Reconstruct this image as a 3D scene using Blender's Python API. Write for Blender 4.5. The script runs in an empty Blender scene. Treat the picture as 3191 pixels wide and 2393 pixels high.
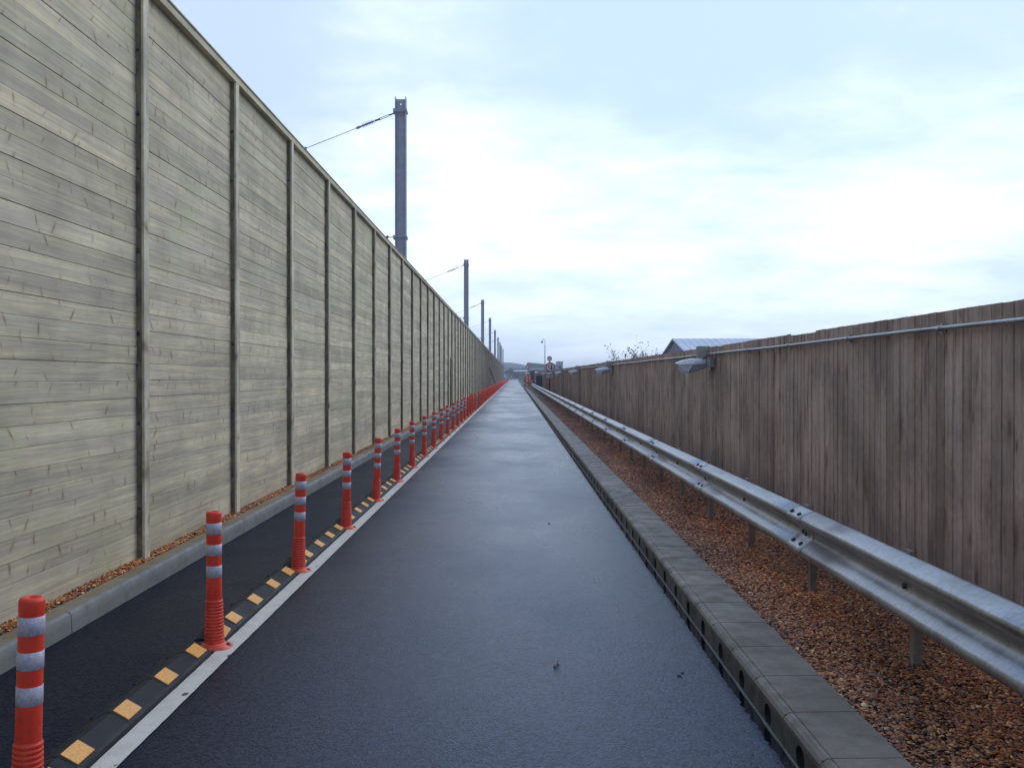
import bpy, bmesh, math, random
import numpy as np
from mathutils import Vector, Matrix
random.seed(7); rng = np.random.default_rng(7)
R = math.radians
S = bpy.context.scene
C = S.collection
# ------------------------------------------------------------------ camera
cam = bpy.data.objects.new('camera', bpy.data.cameras.new('camera')); C.objects.link(cam)
cam.location = (0, 0, 1.5)
cam.rotation_euler = (R(90 - 0.385), 0, R(0.148))
cam.data.sensor_width = 36; cam.data.lens = 36 * 2900 / 3191
cam.data.clip_start = 0.05; cam.data.clip_end = 5000
S.camera = cam
S.view_settings.view_transform = 'Standard'; S.view_settings.look = 'None'
S.view_settings.exposure = 0.3; S.view_settings.gamma = 1
S.view_settings.use_curve_mapping = False
SUN_EL, SUN_AZ = 38, 52          # azimuth measured from +Y (ahead) towards +X (right)

# ------------------------------------------------------------------ node helpers
class NT:
    def __init__(s, tree): s.t = tree; s.n = tree.nodes; s.l = tree.links
    def new(s, typ, **kw):
        nd = s.n.new(typ)
        for k, v in kw.items():
            if k == 'ins':
                for i, x in v.items(): s.put(nd, i, x)
            else: setattr(nd, k, v)
        return nd
    def put(s, nd, i, x):
        if isinstance(x, bpy.types.NodeSocket): s.l.new(x, nd.inputs[i])
        elif x is not None:
            sk = nd.inputs[i]
            if hasattr(sk.default_value, '__len__') and len(sk.default_value) == 4 and len(x) == 3: x = (*x, 1)
            sk.default_value = x
    def math(s, op, a, b=None, c=None, clamp=False):
        nd = s.new('ShaderNodeMath', operation=op, use_clamp=clamp); s.put(nd, 0, a)
        if b is not None: s.put(nd, 1, b)
        if c is not None: s.put(nd, 2, c)
        return nd.outputs[0]
    def vmath(s, op, a, b=None, scale=None):
        nd = s.new('ShaderNodeVectorMath', operation=op); s.put(nd, 0, a)
        if b is not None: s.put(nd, 1, b)
        if scale is not None: s.put(nd, 3, scale)
        return nd.outputs[1] if op in ('LENGTH', 'DISTANCE', 'DOT_PRODUCT') else nd.outputs[0]
    def mix(s, f, a, b, mode='MIX'):
        nd = s.new('ShaderNodeMix', data_type='RGBA', blend_type=mode)
        s.put(nd, 0, f); s.put(nd, 6, a); s.put(nd, 7, b); return nd.outputs[2]
    def noise(s, vec, scale, detail=4, rough=.55, dist=0):
        nd = s.new('ShaderNodeTexNoise'); s.put(nd, 'Vector', vec); s.put(nd, 'Scale', scale)
        s.put(nd, 'Detail', detail); s.put(nd, 'Roughness', rough); s.put(nd, 'Distortion', dist); return nd.outputs['Fac']
    def vor(s, vec, scale, feature='F1'):
        nd = s.new('ShaderNodeTexVoronoi', feature=feature); s.put(nd, 'Vector', vec); s.put(nd, 'Scale', scale); return nd
    def ramp(s, f, pts):
        nd = s.new('ShaderNodeMapRange', interpolation_type='SMOOTHSTEP'); s.put(nd, 0, f)
        for i, v in zip((1, 2, 3, 4), pts): s.put(nd, i, v)
        return nd.outputs[0]
    def comb(s, x, y, z):
        nd = s.new('ShaderNodeCombineXYZ'); s.put(nd, 0, x); s.put(nd, 1, y); s.put(nd, 2, z); return nd.outputs[0]
    def sep(s, v):
        nd = s.new('ShaderNodeSeparateXYZ'); s.put(nd, 0, v); return nd.outputs
    def bump(s, h, strength, dist):
        nd = s.new('ShaderNodeBump'); s.put(nd, 'Height', h); s.put(nd, 'Strength', strength); s.put(nd, 'Distance', dist); return nd.outputs[0]

def material(name, build):
    m = bpy.data.materials.new(name); m.use_nodes = True
    t = NT(m.node_tree); b = m.node_tree.nodes['Principled BSDF']
    build(t, b); return m

# ------------------------------------------------------------------ world
w = bpy.data.worlds.new('World'); S.world = w; w.use_nodes = True
t = NT(w.node_tree); bg = w.node_tree.nodes['Background']
sky = t.new('ShaderNodeTexSky', sky_type='NISHITA', sun_disc=False, sun_elevation=R(SUN_EL), sun_rotation=R(SUN_AZ))
d = t.new('ShaderNodeTexCoord').outputs['Generated']
dx, dy_, dz = t.sep(d)
hz = t.math('MAXIMUM', dz, 0.0)
den = t.math('ADD', hz, 0.16)
pl = t.comb(t.math('DIVIDE', dx, den), t.math('DIVIDE', dy_, den), 0.0)     # a cloud deck seen in perspective
n1 = t.noise(pl, 1.1, 6, .5, .35)
n2 = t.noise(t.vmath('ADD', pl, (7.3, 2.1, 0)), 2.6, 6, .55, .3)
cl = t.math('ADD', t.math('MULTIPLY', n1, .5), t.math('MULTIPLY', n2, .34)); n3 = t.noise(t.vmath('ADD', pl, (1.7, 9.4, 0)), 6.0, 6, .6, .4); cl = t.math('ADD', cl, t.math('MULTIPLY', n3, .16))
def pixdir(px, py):      # a direction in the sky, from where it stands in the 2212 px wide view
    x = (px - 1111) / 2010; z = -(py - 816) / 2010; v = Vector((x, 1, z)); return tuple(v.normalized())
def blob(px, py, r, amt):
    global cl
    dd = t.vmath('DISTANCE', d, pixdir(px, py))
    cl = t.math('ADD', cl, t.ramp(dd, (0.0, r, amt, 0.0)))
blob(1150, 480, .30, .17); blob(850, 450, .2, .10); blob(1950, 430, .24, .15); blob(1450, 480, .2, .08)
blob(700, 150, .15, .05); blob(1420, 130, .24, -.14); blob(480, 60, .14, -.16); blob(2140, 60, .22, -.08); blob(1750, 620, .2, .05)
blob(600, 330, .12, -.05)
cloudy = t.ramp(cl, (.42, .80, 0.0, 1.0))
low = t.ramp(dz, (0.0, .17, 1.0, 0.0))
colA = t.mix(cloudy, (5.6, 7.35, 9.6), (10.2, 11.4, 13.6))          # thin bluish veil to bright white cloud
warm = t.ramp(dx, (-.35, .1, 1.0, 0.0))
colA = t.mix(t.math('MULTIPLY', warm, t.math('SUBTRACT', 1.0, cloudy)), colA, (5.5, 6.8, 9.5))
colA = t.mix(t.math('MULTIPLY', low, .55), colA, (7.2, 8.6, 10.6))
colA = t.mix(t.ramp(dz, (.38, .72, 0.0, .8)), colA, (4.4, 6.4, 11.2))      # bluer overhead, above the view, shaped to tint the lane's reflection
# away from the bright part of the deck the overcast is dimmer
front = t.math('MULTIPLY', t.ramp(dy_, (-.8, .75, .62, 1.0)), t.ramp(dz, (.42, .85, 1.0, .72))); colA = t.vmath('SCALE', colA, scale=front)
final = t.mix(.93, sky.outputs[0], colA)
t.put(bg, 'Color', final); t.put(bg, 'Strength', .10)
sl = bpy.data.lights.new('sun', 'SUN'); sl.energy = .85; sl.angle = R(40); sl.color = (1, .96, .89)
so = bpy.data.objects.new('sun', sl); C.objects.link(so)
sd = Vector((math.sin(R(SUN_AZ)) * math.cos(R(SUN_EL)), math.cos(R(SUN_AZ)) * math.cos(R(SUN_EL)), math.sin(R(SUN_EL))))
so.rotation_euler = (-sd).to_track_quat('-Z', 'Y').to_euler(); so.location = (0, 0, 30)

# ------------------------------------------------------------------ mesh helpers
def g(y): return .0028 * min(y, 350.0)       # the lane climbs very slightly
class MB:
    def __init__(s): s.v = []; s.f = []; s.m = []; s.c = []; s.smooth = []
    def add(s, vs, fs, mat=0, col=(1, .5, .5), smooth=False):
        o = len(s.v); s.v += [tuple(p) for p in vs]; s.c += [col] * len(vs)
        s.f += [tuple(i + o for i in f) for f in fs]; s.m += [mat] * len(fs); s.smooth += [smooth] * len(fs)
    def box(s, x0, x1, y0, y1, z0, z1, mat=0, col=(1, .5, .5)):
        s.add([(x0, y0, z0), (x1, y0, z0), (x1, y1, z0), (x0, y1, z0), (x0, y0, z1), (x1, y0, z1), (x1, y1, z1), (x0, y1, z1)],
              [(0, 3, 2, 1), (4, 5, 6, 7), (0, 1, 5, 4), (1, 2, 6, 5), (2, 3, 7, 6), (3, 0, 4, 7)], mat, col)
    def tube(s, pts, r, n=8, mat=0, col=(1, .5, .5), caps=True):
        pts = [Vector(p) for p in pts]; rs = r if hasattr(r, '__len__') else [r] * len(pts)
        vs = []; fs = []; up = None
        for i, p in enumerate(pts):
            a = pts[max(i - 1, 0)]; b = pts[min(i + 1, len(pts) - 1)]; dr = (b - a).normalized()
            if up is None: up = Vector((0, 0, 1)) if abs(dr.z) < .9 else Vector((1, 0, 0))
            u = dr.cross(up).normalized(); up = u.cross(dr).normalized()
            for k in range(n):
                an = 2 * math.pi * k / n; vs.append(p + (u * math.cos(an) + up * math.sin(an)) * rs[i])
        for i in range(len(pts) - 1):
            for k in range(n):
                a = i * n + k; b = i * n + (k + 1) % n; fs.append((a, b, b + n, a + n))
        if caps: fs.append(tuple(range(n - 1, -1, -1))); fs.append(tuple(range((len(pts) - 1) * n, len(pts) * n)))
        s.add(vs, fs, mat, col, True)
    def lathe(s, prof, c=(0, 0, 0), n=24, mat=0, mats=None, col=(1, .5, .5), sx=1, sy=1):
        vs = []
        for r, z in prof:
            for k in range(n):
                an = 2 * math.pi * k / n; vs.append((c[0] + r * math.cos(an) * sx, c[1] + r * math.sin(an) * sy, c[2] + z))
        for i in range(len(prof) - 1):
            fs = [(i * n + k, i * n + (k + 1) % n, (i + 1) * n + (k + 1) % n, (i + 1) * n + k) for k in range(n)]
            o = len(s.v)
            if i == 0: s.add(vs, fs, (mats[i] if mats else mat), col, True); base = o
            else:
                s.f += [tuple(j + base for j in f) for f in fs]; s.m += [(mats[i] if mats else mat)] * n; s.smooth += [True] * n
    def extrude(s, poly, axis, a0, a1, mat=0, col=(1, .5, .5), smooth=False):
        """poly = 2D outline; axis 'y' -> poly is (x,z), axis 'x' -> (y,z), axis 'z' -> (x,y)"""
        def P(p, a): return {'y': (p[0], a, p[1]), 'x': (a, p[0], p[1]), 'z': (p[0], p[1], a)}[axis]
        n = len(poly); vs = [P(p, a0) for p in poly] + [P(p, a1) for p in poly]
        fs = [(k, (k + 1) % n, (k + 1) % n + n, k + n) for k in range(n)] + [tuple(range(n - 1, -1, -1)), tuple(range(n, 2 * n))]
        s.add(vs, fs, mat, col, smooth)
    def build(s, name, mats, parent=None, recalc=True, loc=None):
        me = bpy.data.meshes.new(name); me.from_pydata(s.v, [], s.f)
        if not isinstance(mats, (list, tuple)): mats = [mats]
        for m in mats: me.materials.append(m)
        me.polygons.foreach_set('material_index', s.m); me.polygons.foreach_set('use_smooth', s.smooth)
        a = me.attributes.new('pv', 'FLOAT_COLOR', 'POINT')
        a.data.foreach_set('color', np.array([(*c, 1) for c in s.c], dtype=np.float32).ravel())
        if recalc:
            bm = bmesh.new(); bm.from_mesh(me); bmesh.ops.recalc_face_normals(bm, faces=bm.faces); bm.to_mesh(me); bm.free()
        me.update()
        o = bpy.data.objects.new(name, me); C.objects.link(o)
        if parent: o.parent = parent
        if loc: o.location = loc
        return o
def tag(o, label=None, cat=None, group=None, kind=None):
    if label: o['label'] = label
    if cat: o['category'] = cat
    if group: o['group'] = group
    if kind: o['kind'] = kind
    return o
def thing(name, loc, label, cat, group=None, rz=0):
    o = bpy.data.objects.new(name, None); C.objects.link(o); o.location = loc; o.rotation_euler = (0, 0, rz)
    o.empty_display_size = .1
    return tag(o, label, cat, group)
def copy_tree(o, parent=None):
    c = o.copy(); C.objects.link(c)
    if parent: c.parent = parent
    for ch in list(o.children): copy_tree(ch, c)
    return c
def smooth_by_angle(o, ang=40):
    me = o.data
    me.polygons.foreach_set('use_smooth', [True] * len(me.polygons))
    bm = bmesh.new(); bm.from_mesh(me)
    for e in bm.edges: e.smooth = len(e.link_faces) == 2 and e.calc_face_angle(0) < R(ang)
    bm.to_mesh(me); bm.free()

# ------------------------------------------------------------------ materials
def simple(name, col, rough=.6, metal=0, var=.15, scale=20, bump=0, spec=.5, coat=0):
    def b(t, p):
        oc = t.new('ShaderNodeTexCoord').outputs['Object']
        n = t.noise(oc, scale, 5)
        k = t.ramp(n, (.3, .7, 1 - var, 1 + var))
        t.put(p, 'Base Color', t.vmath('SCALE', col, scale=k)); t.put(p, 'Roughness', rough); t.put(p, 'Metallic', metal)
        t.put(p, 'Specular IOR Level', spec); t.put(p, 'Coat Weight', coat)
        if bump: t.put(p, 'Normal', t.bump(n, bump, .01))
    return material(name, b)

def geo_pos(t): return t.new('ShaderNodeNewGeometry').outputs['Position']
def m_asphalt(t, p):
    P = geo_pos(t); x, y, z = t.sep(P)
    agg = t.vor(P, 95); agc = agg.outputs['Color']; ag = t.sep(agc)[0]
    fine = t.noise(P, 150, 3, .8); med = t.noise(P, 1.3, 5, .6); big = t.noise(t.vmath('MULTIPLY', P, (1, .45, 1)), .55, 4, .55)
    c = t.mix(ag, (.001, .0015, .005), (.007, .010, .028))
    c = t.mix(t.ramp(fine, (.58, .74, 0, .6)), c, (.06, .066, .085))
    c = t.vmath('SCALE', c, scale=t.ramp(big, (.3, .7, .8, 1.25)))
    # fine pale grit, sparse
    grit = t.vor(P, 24); gd = t.math('LESS_THAN', grit.outputs['Distance'], .055); gs = t.math('GREATER_THAN', t.sep(grit.outputs['Color'])[1], .90)
    c = t.mix(t.math('MULTIPLY', t.math('MULTIPLY', gd, gs), .8), c, (.16, .15, .13))
    # water lying against the drainage kerb, with a ragged edge
    edge = t.math('ADD', x, t.math('MULTIPLY', t.math('SUBTRACT', t.noise(P, 14, 5, .7), .5), .07))
    wet = t.ramp(edge, (1.030, 1.040, 0, 1))
    c = t.mix(wet, c, (.006, .007, .012))
    t.put(p, 'Base Color', c)
    r = t.math('ADD', t.ramp(big, (.30, .70, .17, .31)), t.math('MULTIPLY', med, .10))
    # rougher towards the wall; lower specular there stands in for the wall's dark reflection
    lane = t.ramp(x, (-1.8, -.7, .14, 0.0)); r = t.math('ADD', r, lane)
    r = t.mix(wet, t.comb(r, r, r), (.08, .08, .08)); t.put(p, 'Roughness', t.sep(r)[0])
    t.put(p, 'Specular IOR Level', t.math('MULTIPLY', t.ramp(x, (-1.9, -.4, .15, .90)), t.ramp(ag, (.1, .9, .55, 1.35)))); t.put(p, 'Specular Tint', (.44, .64, 1.0))
    h = t.math('ADD', t.math('MULTIPLY', agg.outputs['Distance'], -1.3), t.math('MULTIPLY', t.noise(P, 170, 5, .85), 1.5))
    t.put(p, 'Normal', t.bump(h, t.math('SUBTRACT', .48, t.math('MULTIPLY', wet, .44)), .003))
M = {}
M['asphalt'] = material('wet_asphalt', m_asphalt)
def m_paint(t, p):
    P = geo_pos(t); n = t.noise(P, 9, 6, .7); f = t.noise(P, 120, 3, .7)
    k = t.math('ADD', t.math('MULTIPLY', n, .6), t.math('MULTIPLY', f, .4))
    c = t.mix(t.ramp(k, (.35, .65, 0, 1)), (.58, .56, .50), (.74, .72, .65))
    sp = t.vor(t.vmath('MULTIPLY', P, (1, .55, 1)), 8); hole = t.math('LESS_THAN', t.math('ADD', sp.outputs['Distance'], t.math('MULTIPLY', f, .12)), .17)
    c = t.mix(t.math('MULTIPLY', hole, t.math('GREATER_THAN', t.sep(sp.outputs['Color'])[0], .55)), c, (.08, .08, .085))
    t.put(p, 'Base Color', c); t.put(p, 'Roughness', .45); t.put(p, 'Normal', t.bump(f, .3, .002))
M['line'] = material('road_marking_paint', m_paint)

def m_boards(axis, cols, darkk, knotscale, grain, seamdark):
    """planks: axis 'y' = boards run along Y (left wall), 'z' = boards run up (right fence)"""
    def b(t, p):
        oc = geo_pos(t); x, y, z = t.sep(oc)
        at = t.new('ShaderNodeAttribute', attribute_name='pv'); a = t.sep(at.outputs['Vector'])
        rid = t.math('MULTIPLY', a[2], 57.0)
        along, across = (y, z) if axis == 'y' else (z, y)
        gv = t.comb(t.math('MULTIPLY', along, grain[0]), t.math('MULTIPLY', across, grain[1]), rid)
        gr = t.noise(gv, 1.0, 6, .62, .6); gv2 = t.comb(t.math('MULTIPLY', along, grain[0] * .35), t.math('MULTIPLY', across, grain[1] * .25), t.math('ADD', rid, 5.0))
        g2 = t.noise(gv2, 1.0, 4, .55, .3)
        c = t.mix(a[1], cols[0], cols[1])
        c = t.mix(t.ramp(g2, (.36, .64, 0, 1)), c, cols[2])
        c = t.vmath('SCALE', c, scale=t.ramp(gr, (.28, .70, 1 - darkk, 1 + darkk * .8)))
        # damp blotches
        bl = t.noise(oc, 1.7, 5, .6); c = t.vmath('SCALE', c, scale=t.ramp(bl, (.3, .68, .86, 1.10) if axis == 'y' else (.32, .64, .72, 1.12)))
        if axis == 'z':     # damp runs down the boards, and darker stretches of fence
            st = t.noise(t.comb(t.math('MULTIPLY', y, 9.0), t.math('MULTIPLY', z, .9), rid), 1.0, 5, .65, .2)
            c = t.vmath('SCALE', c, scale=t.ramp(st, (.56, .72, 1.0, .52)))
            c = t.vmath('SCALE', c, scale=t.ramp(t.noise(t.comb(y, t.math('MULTIPLY', z, .35), 3.0), .8, 4, .6), (.38, .62, 1.10, .84)))
            spk = t.noise(t.vmath('MULTIPLY', oc, (1, 34, 22)), 1.0, 3, .6); c = t.vmath('SCALE', c, scale=t.ramp(spk, (.3, .7, .90, 1.10)))
        if axis == 'y':     # green algae tint in places
            c = t.mix(t.ramp(t.noise(oc, .9, 4, .6), (.5, .75, 0, .55)), c, (.47, .48, .27))
        # knots: stretched spots, their long axis across the board
        kv = t.comb(t.math('MULTIPLY', along, knotscale[0]), t.math('MULTIPLY', across, knotscale[1]), rid)
        vo = t.new('ShaderNodeTexVoronoi', voronoi_dimensions='2D'); t.put(vo, 'Vector', t.vmath('ADD', kv, t.comb(rid, 0.0, 0.0))); t.put(vo, 'Scale', 1.0); t.put(vo, 'Randomness', 1.0)
        dv = t.sep(t.vmath('SUBTRACT', t.vmath('ADD', kv, t.comb(rid, 0.0, 0.0)), vo.outputs['Position']))
        tilt = t.math('SUBTRACT', t.sep(vo.outputs['Color'])[2], .5)
        e1 = t.math('ADD', dv[0], t.math('MULTIPLY', dv[1], t.math('MULTIPLY', tilt, 1.1 if axis == 'y' else .5)))
        wob = t.math('MULTIPLY', t.math('SUBTRACT', gr, .5), .08)
        rs = t.ramp(t.sep(vo.outputs['Color'])[1], (0, 1, .8, 2.4))
        e = t.math('MULTIPLY', t.vmath('LENGTH', t.comb(t.math('MULTIPLY', t.math('ADD', e1, wob), knotscale[2]), t.math('MULTIPLY', dv[1], knotscale[3]), 0.0)), rs)
        has = t.ramp(t.sep(vo.outputs['Color'])[0], (.30, .85, 0, 1))
        kn = t.math('MULTIPLY', t.ramp(e, (.10, 1.0, 1, 0)), has)
        halo = t.math('MULTIPLY', t.ramp(e, (.5, 3.0, 1, 0)), has)
        c = t.mix(t.math('MULTIPLY', halo, .28), c, cols[4])
        c = t.mix(t.math('MULTIPLY', kn, .68), c, cols[3])
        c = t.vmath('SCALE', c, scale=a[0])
        t.put(p, 'Base Color', c); t.put(p, 'Roughness', .72); t.put(p, 'Specular IOR Level', .3)
        t.put(p, 'Normal', t.bump(t.math('ADD', gr, t.math('MULTIPLY', kn, -.6)), .35, .006))
    return b
M['wallwood'] = material('pale_treated_timber', m_boards('y', [(.575, .52, .36), (.64, .55, .375), (.48, .42, .325), (.14, .10, .065), (.40, .28, .17)], .16, (5.2, 9.5, 13.0, 2.2), (2.0, 60.0), 0))
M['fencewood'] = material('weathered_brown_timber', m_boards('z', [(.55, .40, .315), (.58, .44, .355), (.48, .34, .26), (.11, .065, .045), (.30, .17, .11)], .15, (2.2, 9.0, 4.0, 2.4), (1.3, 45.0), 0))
M['postwood'] = material('post_timber', m_boards('z', [(.60, .555, .43), (.64, .57, .43), (.52, .46, .37), (.11, .085, .06), (.28, .20, .13)], .2, (2.2, 7.0, 8.0, 1.4), (1.5, 60.0), 0))
def m_postside(t, p):
    P = geo_pos(t); n = t.noise(t.vmath('MULTIPLY', P, (14, 14, 5)), 1, 6, .7)
    t.put(p, 'Base Color', t.mix(t.ramp(n, (.35, .65, 0, 1)), (.10, .078, .052), (.26, .21, .15))); t.put(p, 'Roughness', .8)
M['postdark'] = material('dark_post_timber', m_postside)  # mottled dark brown, darker than the cover strips
def m_galv(base, rough, streak):
    def b(t, p):
        oc = t.new('ShaderNodeTexCoord').outputs['Object']
        n = t.noise(t.vmath('MULTIPLY', oc, (8, 28, 2.2)), 1.4, 6, .7); n2 = t.noise(oc, 3.1, 4); sp = t.vor(oc, 60)
        k = t.math('ADD', t.math('MULTIPLY', n, streak), t.math('MULTIPLY', n2, 1 - streak))
        c = t.vmath('SCALE', base, scale=t.ramp(k, (.3, .7, .68, 1.22)))
        c = t.vmath('SCALE', c, scale=t.ramp(t.sep(sp.outputs['Color'])[0], (0, 1, .93, 1.07)))
        t.put(p, 'Base Color', c); t.put(p, 'Metallic', .88); t.put(p, 'Roughness', t.ramp(k, (.3, .7, rough - .07, rough + .1)))
        t.put(p, 'Normal', t.bump(n, .12, .004))
    return b
M['galv'] = material('galvanised_steel', m_galv((.46, .46, .45), .39, .35))
M['galvpost'] = material('dull_galvanised_post', m_galv((.36, .34, .30), .6, .5))
M['mast'] = simple('mast_steel', (.42, .42, .48), .55, .3, .12, 6)
M['fitting'] = simple('dark_fittings', (.05, .05, .06), .5, .5)
M['bolt'] = simple('bolt_steel', (.07, .075, .085), .45, .8)
def m_orange(t, p):
    oc = t.new('ShaderNodeTexCoord').outputs['Object']; P = geo_pos(t); n = t.noise(P, 7, 6, .65); f = t.noise(P, 55, 5, .7); z = t.sep(oc)[2]
    c = t.mix(t.ramp(n, (.3, .7, 0, 1)), (.74, .043, .018), (.84, .062, .026))
    dirt = t.math('MULTIPLY', t.ramp(f, (.50, .68, 0, 1)), t.ramp(z, (.05, .45, .75, .12)))
    c = t.mix(dirt, c, (.22, .05, .03)); sc = t.noise(t.vmath('MULTIPLY', P, (60, 60, 9)), 1, 4, .7)
    c = t.mix(t.ramp(sc, (.66, .74, 0, .5)), c, (.75, .22, .15))
    t.put(p, 'Base Color', c); t.put(p, 'Roughness', t.ramp(f, (.3, .7, .34, .55)))
M['orange'] = material('orange_red_plastic', m_orange)
M['flange'] = simple('faded_orange_plastic', (.78, .10, .06), .45, 0, .12, 14)
def m_reflect(t, p):
    oc = t.new('ShaderNodeTexCoord').outputs['Object']; v = t.vor(oc, 240); n = t.noise(oc, 60, 3)
    c = t.mix(t.sep(v.outputs['Color'])[0], (.40, .38, .47), (.58, .55, .65))
    t.put(p, 'Base Color', t.vmath('SCALE', c, scale=t.ramp(n, (.3, .7, .9, 1.1)))); t.put(p, 'Roughness', .35)
M['reflect'] = material('reflective_sheeting', m_reflect)
def m_rubber(t, p):
    P = geo_pos(t); n = t.noise(P, 8, 5, .65); f = t.noise(P, 150, 2)
    t.put(p, 'Base Color', t.mix(t.ramp(n, (.4, .7, 0, 1)), (.008, .008, .011), (.020, .020, .026))); t.put(p, 'Roughness', t.ramp(n, (.3, .7, .5, .7))); t.put(p, 'Specular IOR Level', .3)
    t.put(p, 'Normal', t.bump(t.math('ADD', f, n), .3, .002))
M['rubber'] = material('black_rubber', m_rubber)
def m_yellow(t, p):
    P = geo_pos(t); v = t.vor(P, 170); n = t.noise(P, 22, 5, .7)
    c = t.mix(t.sep(v.outputs['Color'])[0], (.74, .33, .06), (.92, .48, .12)); c = t.mix(t.ramp(n, (.58, .75, 0, .55)), c, (.36, .17, .05))
    t.put(p, 'Base Color', c); t.put(p, 'Roughness', .45)
M['yellow'] = material('amber_reflective_panel', m_yellow)
def m_concrete(c1, c2, rough=.7, stain=(.09, .085, .075), dark_face=False):
    def b(t, p):
        P = geo_pos(t); n = t.noise(P, 2.3, 6, .65); f = t.noise(P, 90, 4, .7); k = t.noise(P, 9, 5, .6)
        at = t.new('ShaderNodeAttribute', attribute_name='pv'); a = t.sep(at.outputs['Vector'])
        c = t.mix(t.ramp(n, (.32, .68, 0, 1)), c1, c2); c = t.mix(t.ramp(k, (.55, .8, 0, .5)), c, stain)
        c = t.vmath('SCALE', c, scale=t.math('MULTIPLY', t.ramp(f, (.3, .7, .88, 1.1)), a[0]))
        if dark_face:      # the upright face is darker up to a wandering line
            px_, py_, pz_ = t.sep(P); hh = t.math('ADD', t.math('SUBTRACT', pz_, t.math('MULTIPLY', py_, .0028)), t.math('MULTIPLY', t.math('SUBTRACT', k, .5), .05))
            c = t.vmath('SCALE', c, scale=t.math('MULTIPLY', t.ramp(hh, (.085, .120, .50, 1.0)), 1.0))
        pit = t.vor(P, 70); pd = t.math('MULTIPLY', t.math('LESS_THAN', pit.outputs['Distance'], .12), t.math('GREATER_THAN', t.sep(pit.outputs['Color'])[0], .8))
        c = t.mix(t.math('MULTIPLY', pd, .5), c, (.03, .03, .03))
        t.put(p, 'Base Color', c); t.put(p, 'Roughness', t.ramp(k, (.3, .7, rough - .2, rough + .1))); t.put(p, 'Normal', t.bump(f, .3, .003))
    return b
M['kerbc'] = material('kerb_concrete', m_concrete((.16, .165, .16), (.22, .22, .21)))
M['drainc'] = material('damp_polymer_concrete', m_concrete((.145, .118, .083), (.245, .203, .150), .6, (.075, .068, .06), True))
M['haunch'] = material('stained_bedding_concrete', m_concrete((.20, .15, .085), (.30, .24, .15), .9))
M['hole'] = simple('drain_interior', (.012, .012, .014), .8)
def m_gravelbase(t, p):
    P = geo_pos(t); v = t.vor(P, 45); v2 = t.vor(P, 95); c = t.sep(v.outputs['Color'])
    a = t.mix(c[0], (.05, .020, .010), (.36, .14, .05)); a = t.mix(t.math('GREATER_THAN', c[1], .93), a, (.38, .28, .18)); a = t.mix(t.math('GREATER_THAN', c[2], .8), a, (.03, .022, .022))
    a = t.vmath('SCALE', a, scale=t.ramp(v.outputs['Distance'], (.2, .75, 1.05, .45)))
    t.put(p, 'Base Color', a); t.put(p, 'Roughness', .6); t.put(p, 'Normal', t.bump(t.math('SUBTRACT', 1, v.outputs['Distance']), .9, .02))
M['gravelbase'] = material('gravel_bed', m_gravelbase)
def m_stone(t, p):
    at = t.new('ShaderNodeAttribute', attribute_name='pv')
    n = t.noise(geo_pos(t), 120, 3); t.put(p, 'Base Color', t.vmath('SCALE', at.outputs['Color'], scale=t.ramp(n, (.3, .7, .8, 1.2))))
    t.put(p, 'Roughness', .42); t.put(p, 'Specular IOR Level', .5)
M['stone'] = material('wet_gravel_stones', m_stone)
def m_ground(t, p):
    P = geo_pos(t); n = t.noise(P, .5, 6, .65); f = t.noise(P, 25, 4, .7)
    c = t.mix(t.ramp(n, (.4, .6, 0, 1)), (.06, .075, .035), (.10, .09, .065)); t.put(p, 'Base Color', t.vmath('SCALE', c, scale=t.ramp(f, (.3, .7, .7, 1.3)))); t.put(p, 'Roughness', .9)
M['ground'] = material('rough_ground', m_ground)
M['grass'] = simple('grass_verge', (.055, .085, .035), .85, 0, .35, 12, .4)
M['white'] = simple('white_paint', (.72, .74, .76), .4, 0, .05, 6)
M['black'] = simple('black_paint', (.02, .02, .022), .5)
M['red'] = simple('sign_red', (.50, .035, .05), .4, 0, .06)
M['signgrey'] = simple('sign_grey_back', (.28, .29, .30), .5)
M['signface'] = simple('sign_white_face', (.62, .60, .62), .4, 0, .04)

# ------------------------------------------------------------------ the ground, lane and kerbs
def ysteps(y0, y1, fine=0):
    ys = [y0]
    while ys[-1] < y1:
        y = ys[-1]; ys.append(min(y1, y + (fine if fine and y < 25 else max(2.0, y * .08))))
    return ys
def strip(name, x0, x1, y0, y1, dz, mat, jitter=0, fine=0, skirt=0):
    mb = MB(); ys = ysteps(y0, y1, fine); vs = []
    for y in ys:
        j0 = random.uniform(-jitter, jitter); j1 = random.uniform(-jitter, jitter)
        vs += [(x0 + j0, y, g(y) + dz), (x1 + j1, y, g(y) + dz)]
    mb.add(vs, [(2 * i, 2 * i + 1, 2 * i + 3, 2 * i + 2) for i in range(len(ys) - 1)])
    o = mb.build(name, mat, recalc=False); return tag(o, kind='structure')
mb = MB(); ys = [-40, 0, 350, 1500]; vs = []
for y in ys: vs += [(-500, y, g(y) - .06), (500, y, g(y) - .06)]
mb.add(vs, [(2 * i, 2 * i + 1, 2 * i + 3, 2 * i + 2) for i in range(3)])
tag(mb.build('ground', M['ground'], recalc=False), kind='structure')
strip('road', -2.577, 1.085, -6, 420, 0, M['asphalt'])
strip('edge_line', -1.620, -1.520, -3, 330, .004, M['line'], .0015, .05)
for (a, b, xa, xb) in ((121.5, 123.2, -1.4, .95),):
    mb = MB(); mb.add([(xa, a, g(a) + .004), (xb, a, g(a) + .004), (xb, b, g(b) + .004), (xa, b, g(b) + .004)], [(0, 1, 2, 3)])
    tag(mb.build('stop_line', M['line'], recalc=False), kind='structure')
mb = MB(); mb.add([(0, 76, g(76) + .004), (1.06, 76, g(76) + .004), (1.06, 78, g(78) + .004), (0, 78, g(78) + .004)], [(0, 1, 2, 3)])
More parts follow.
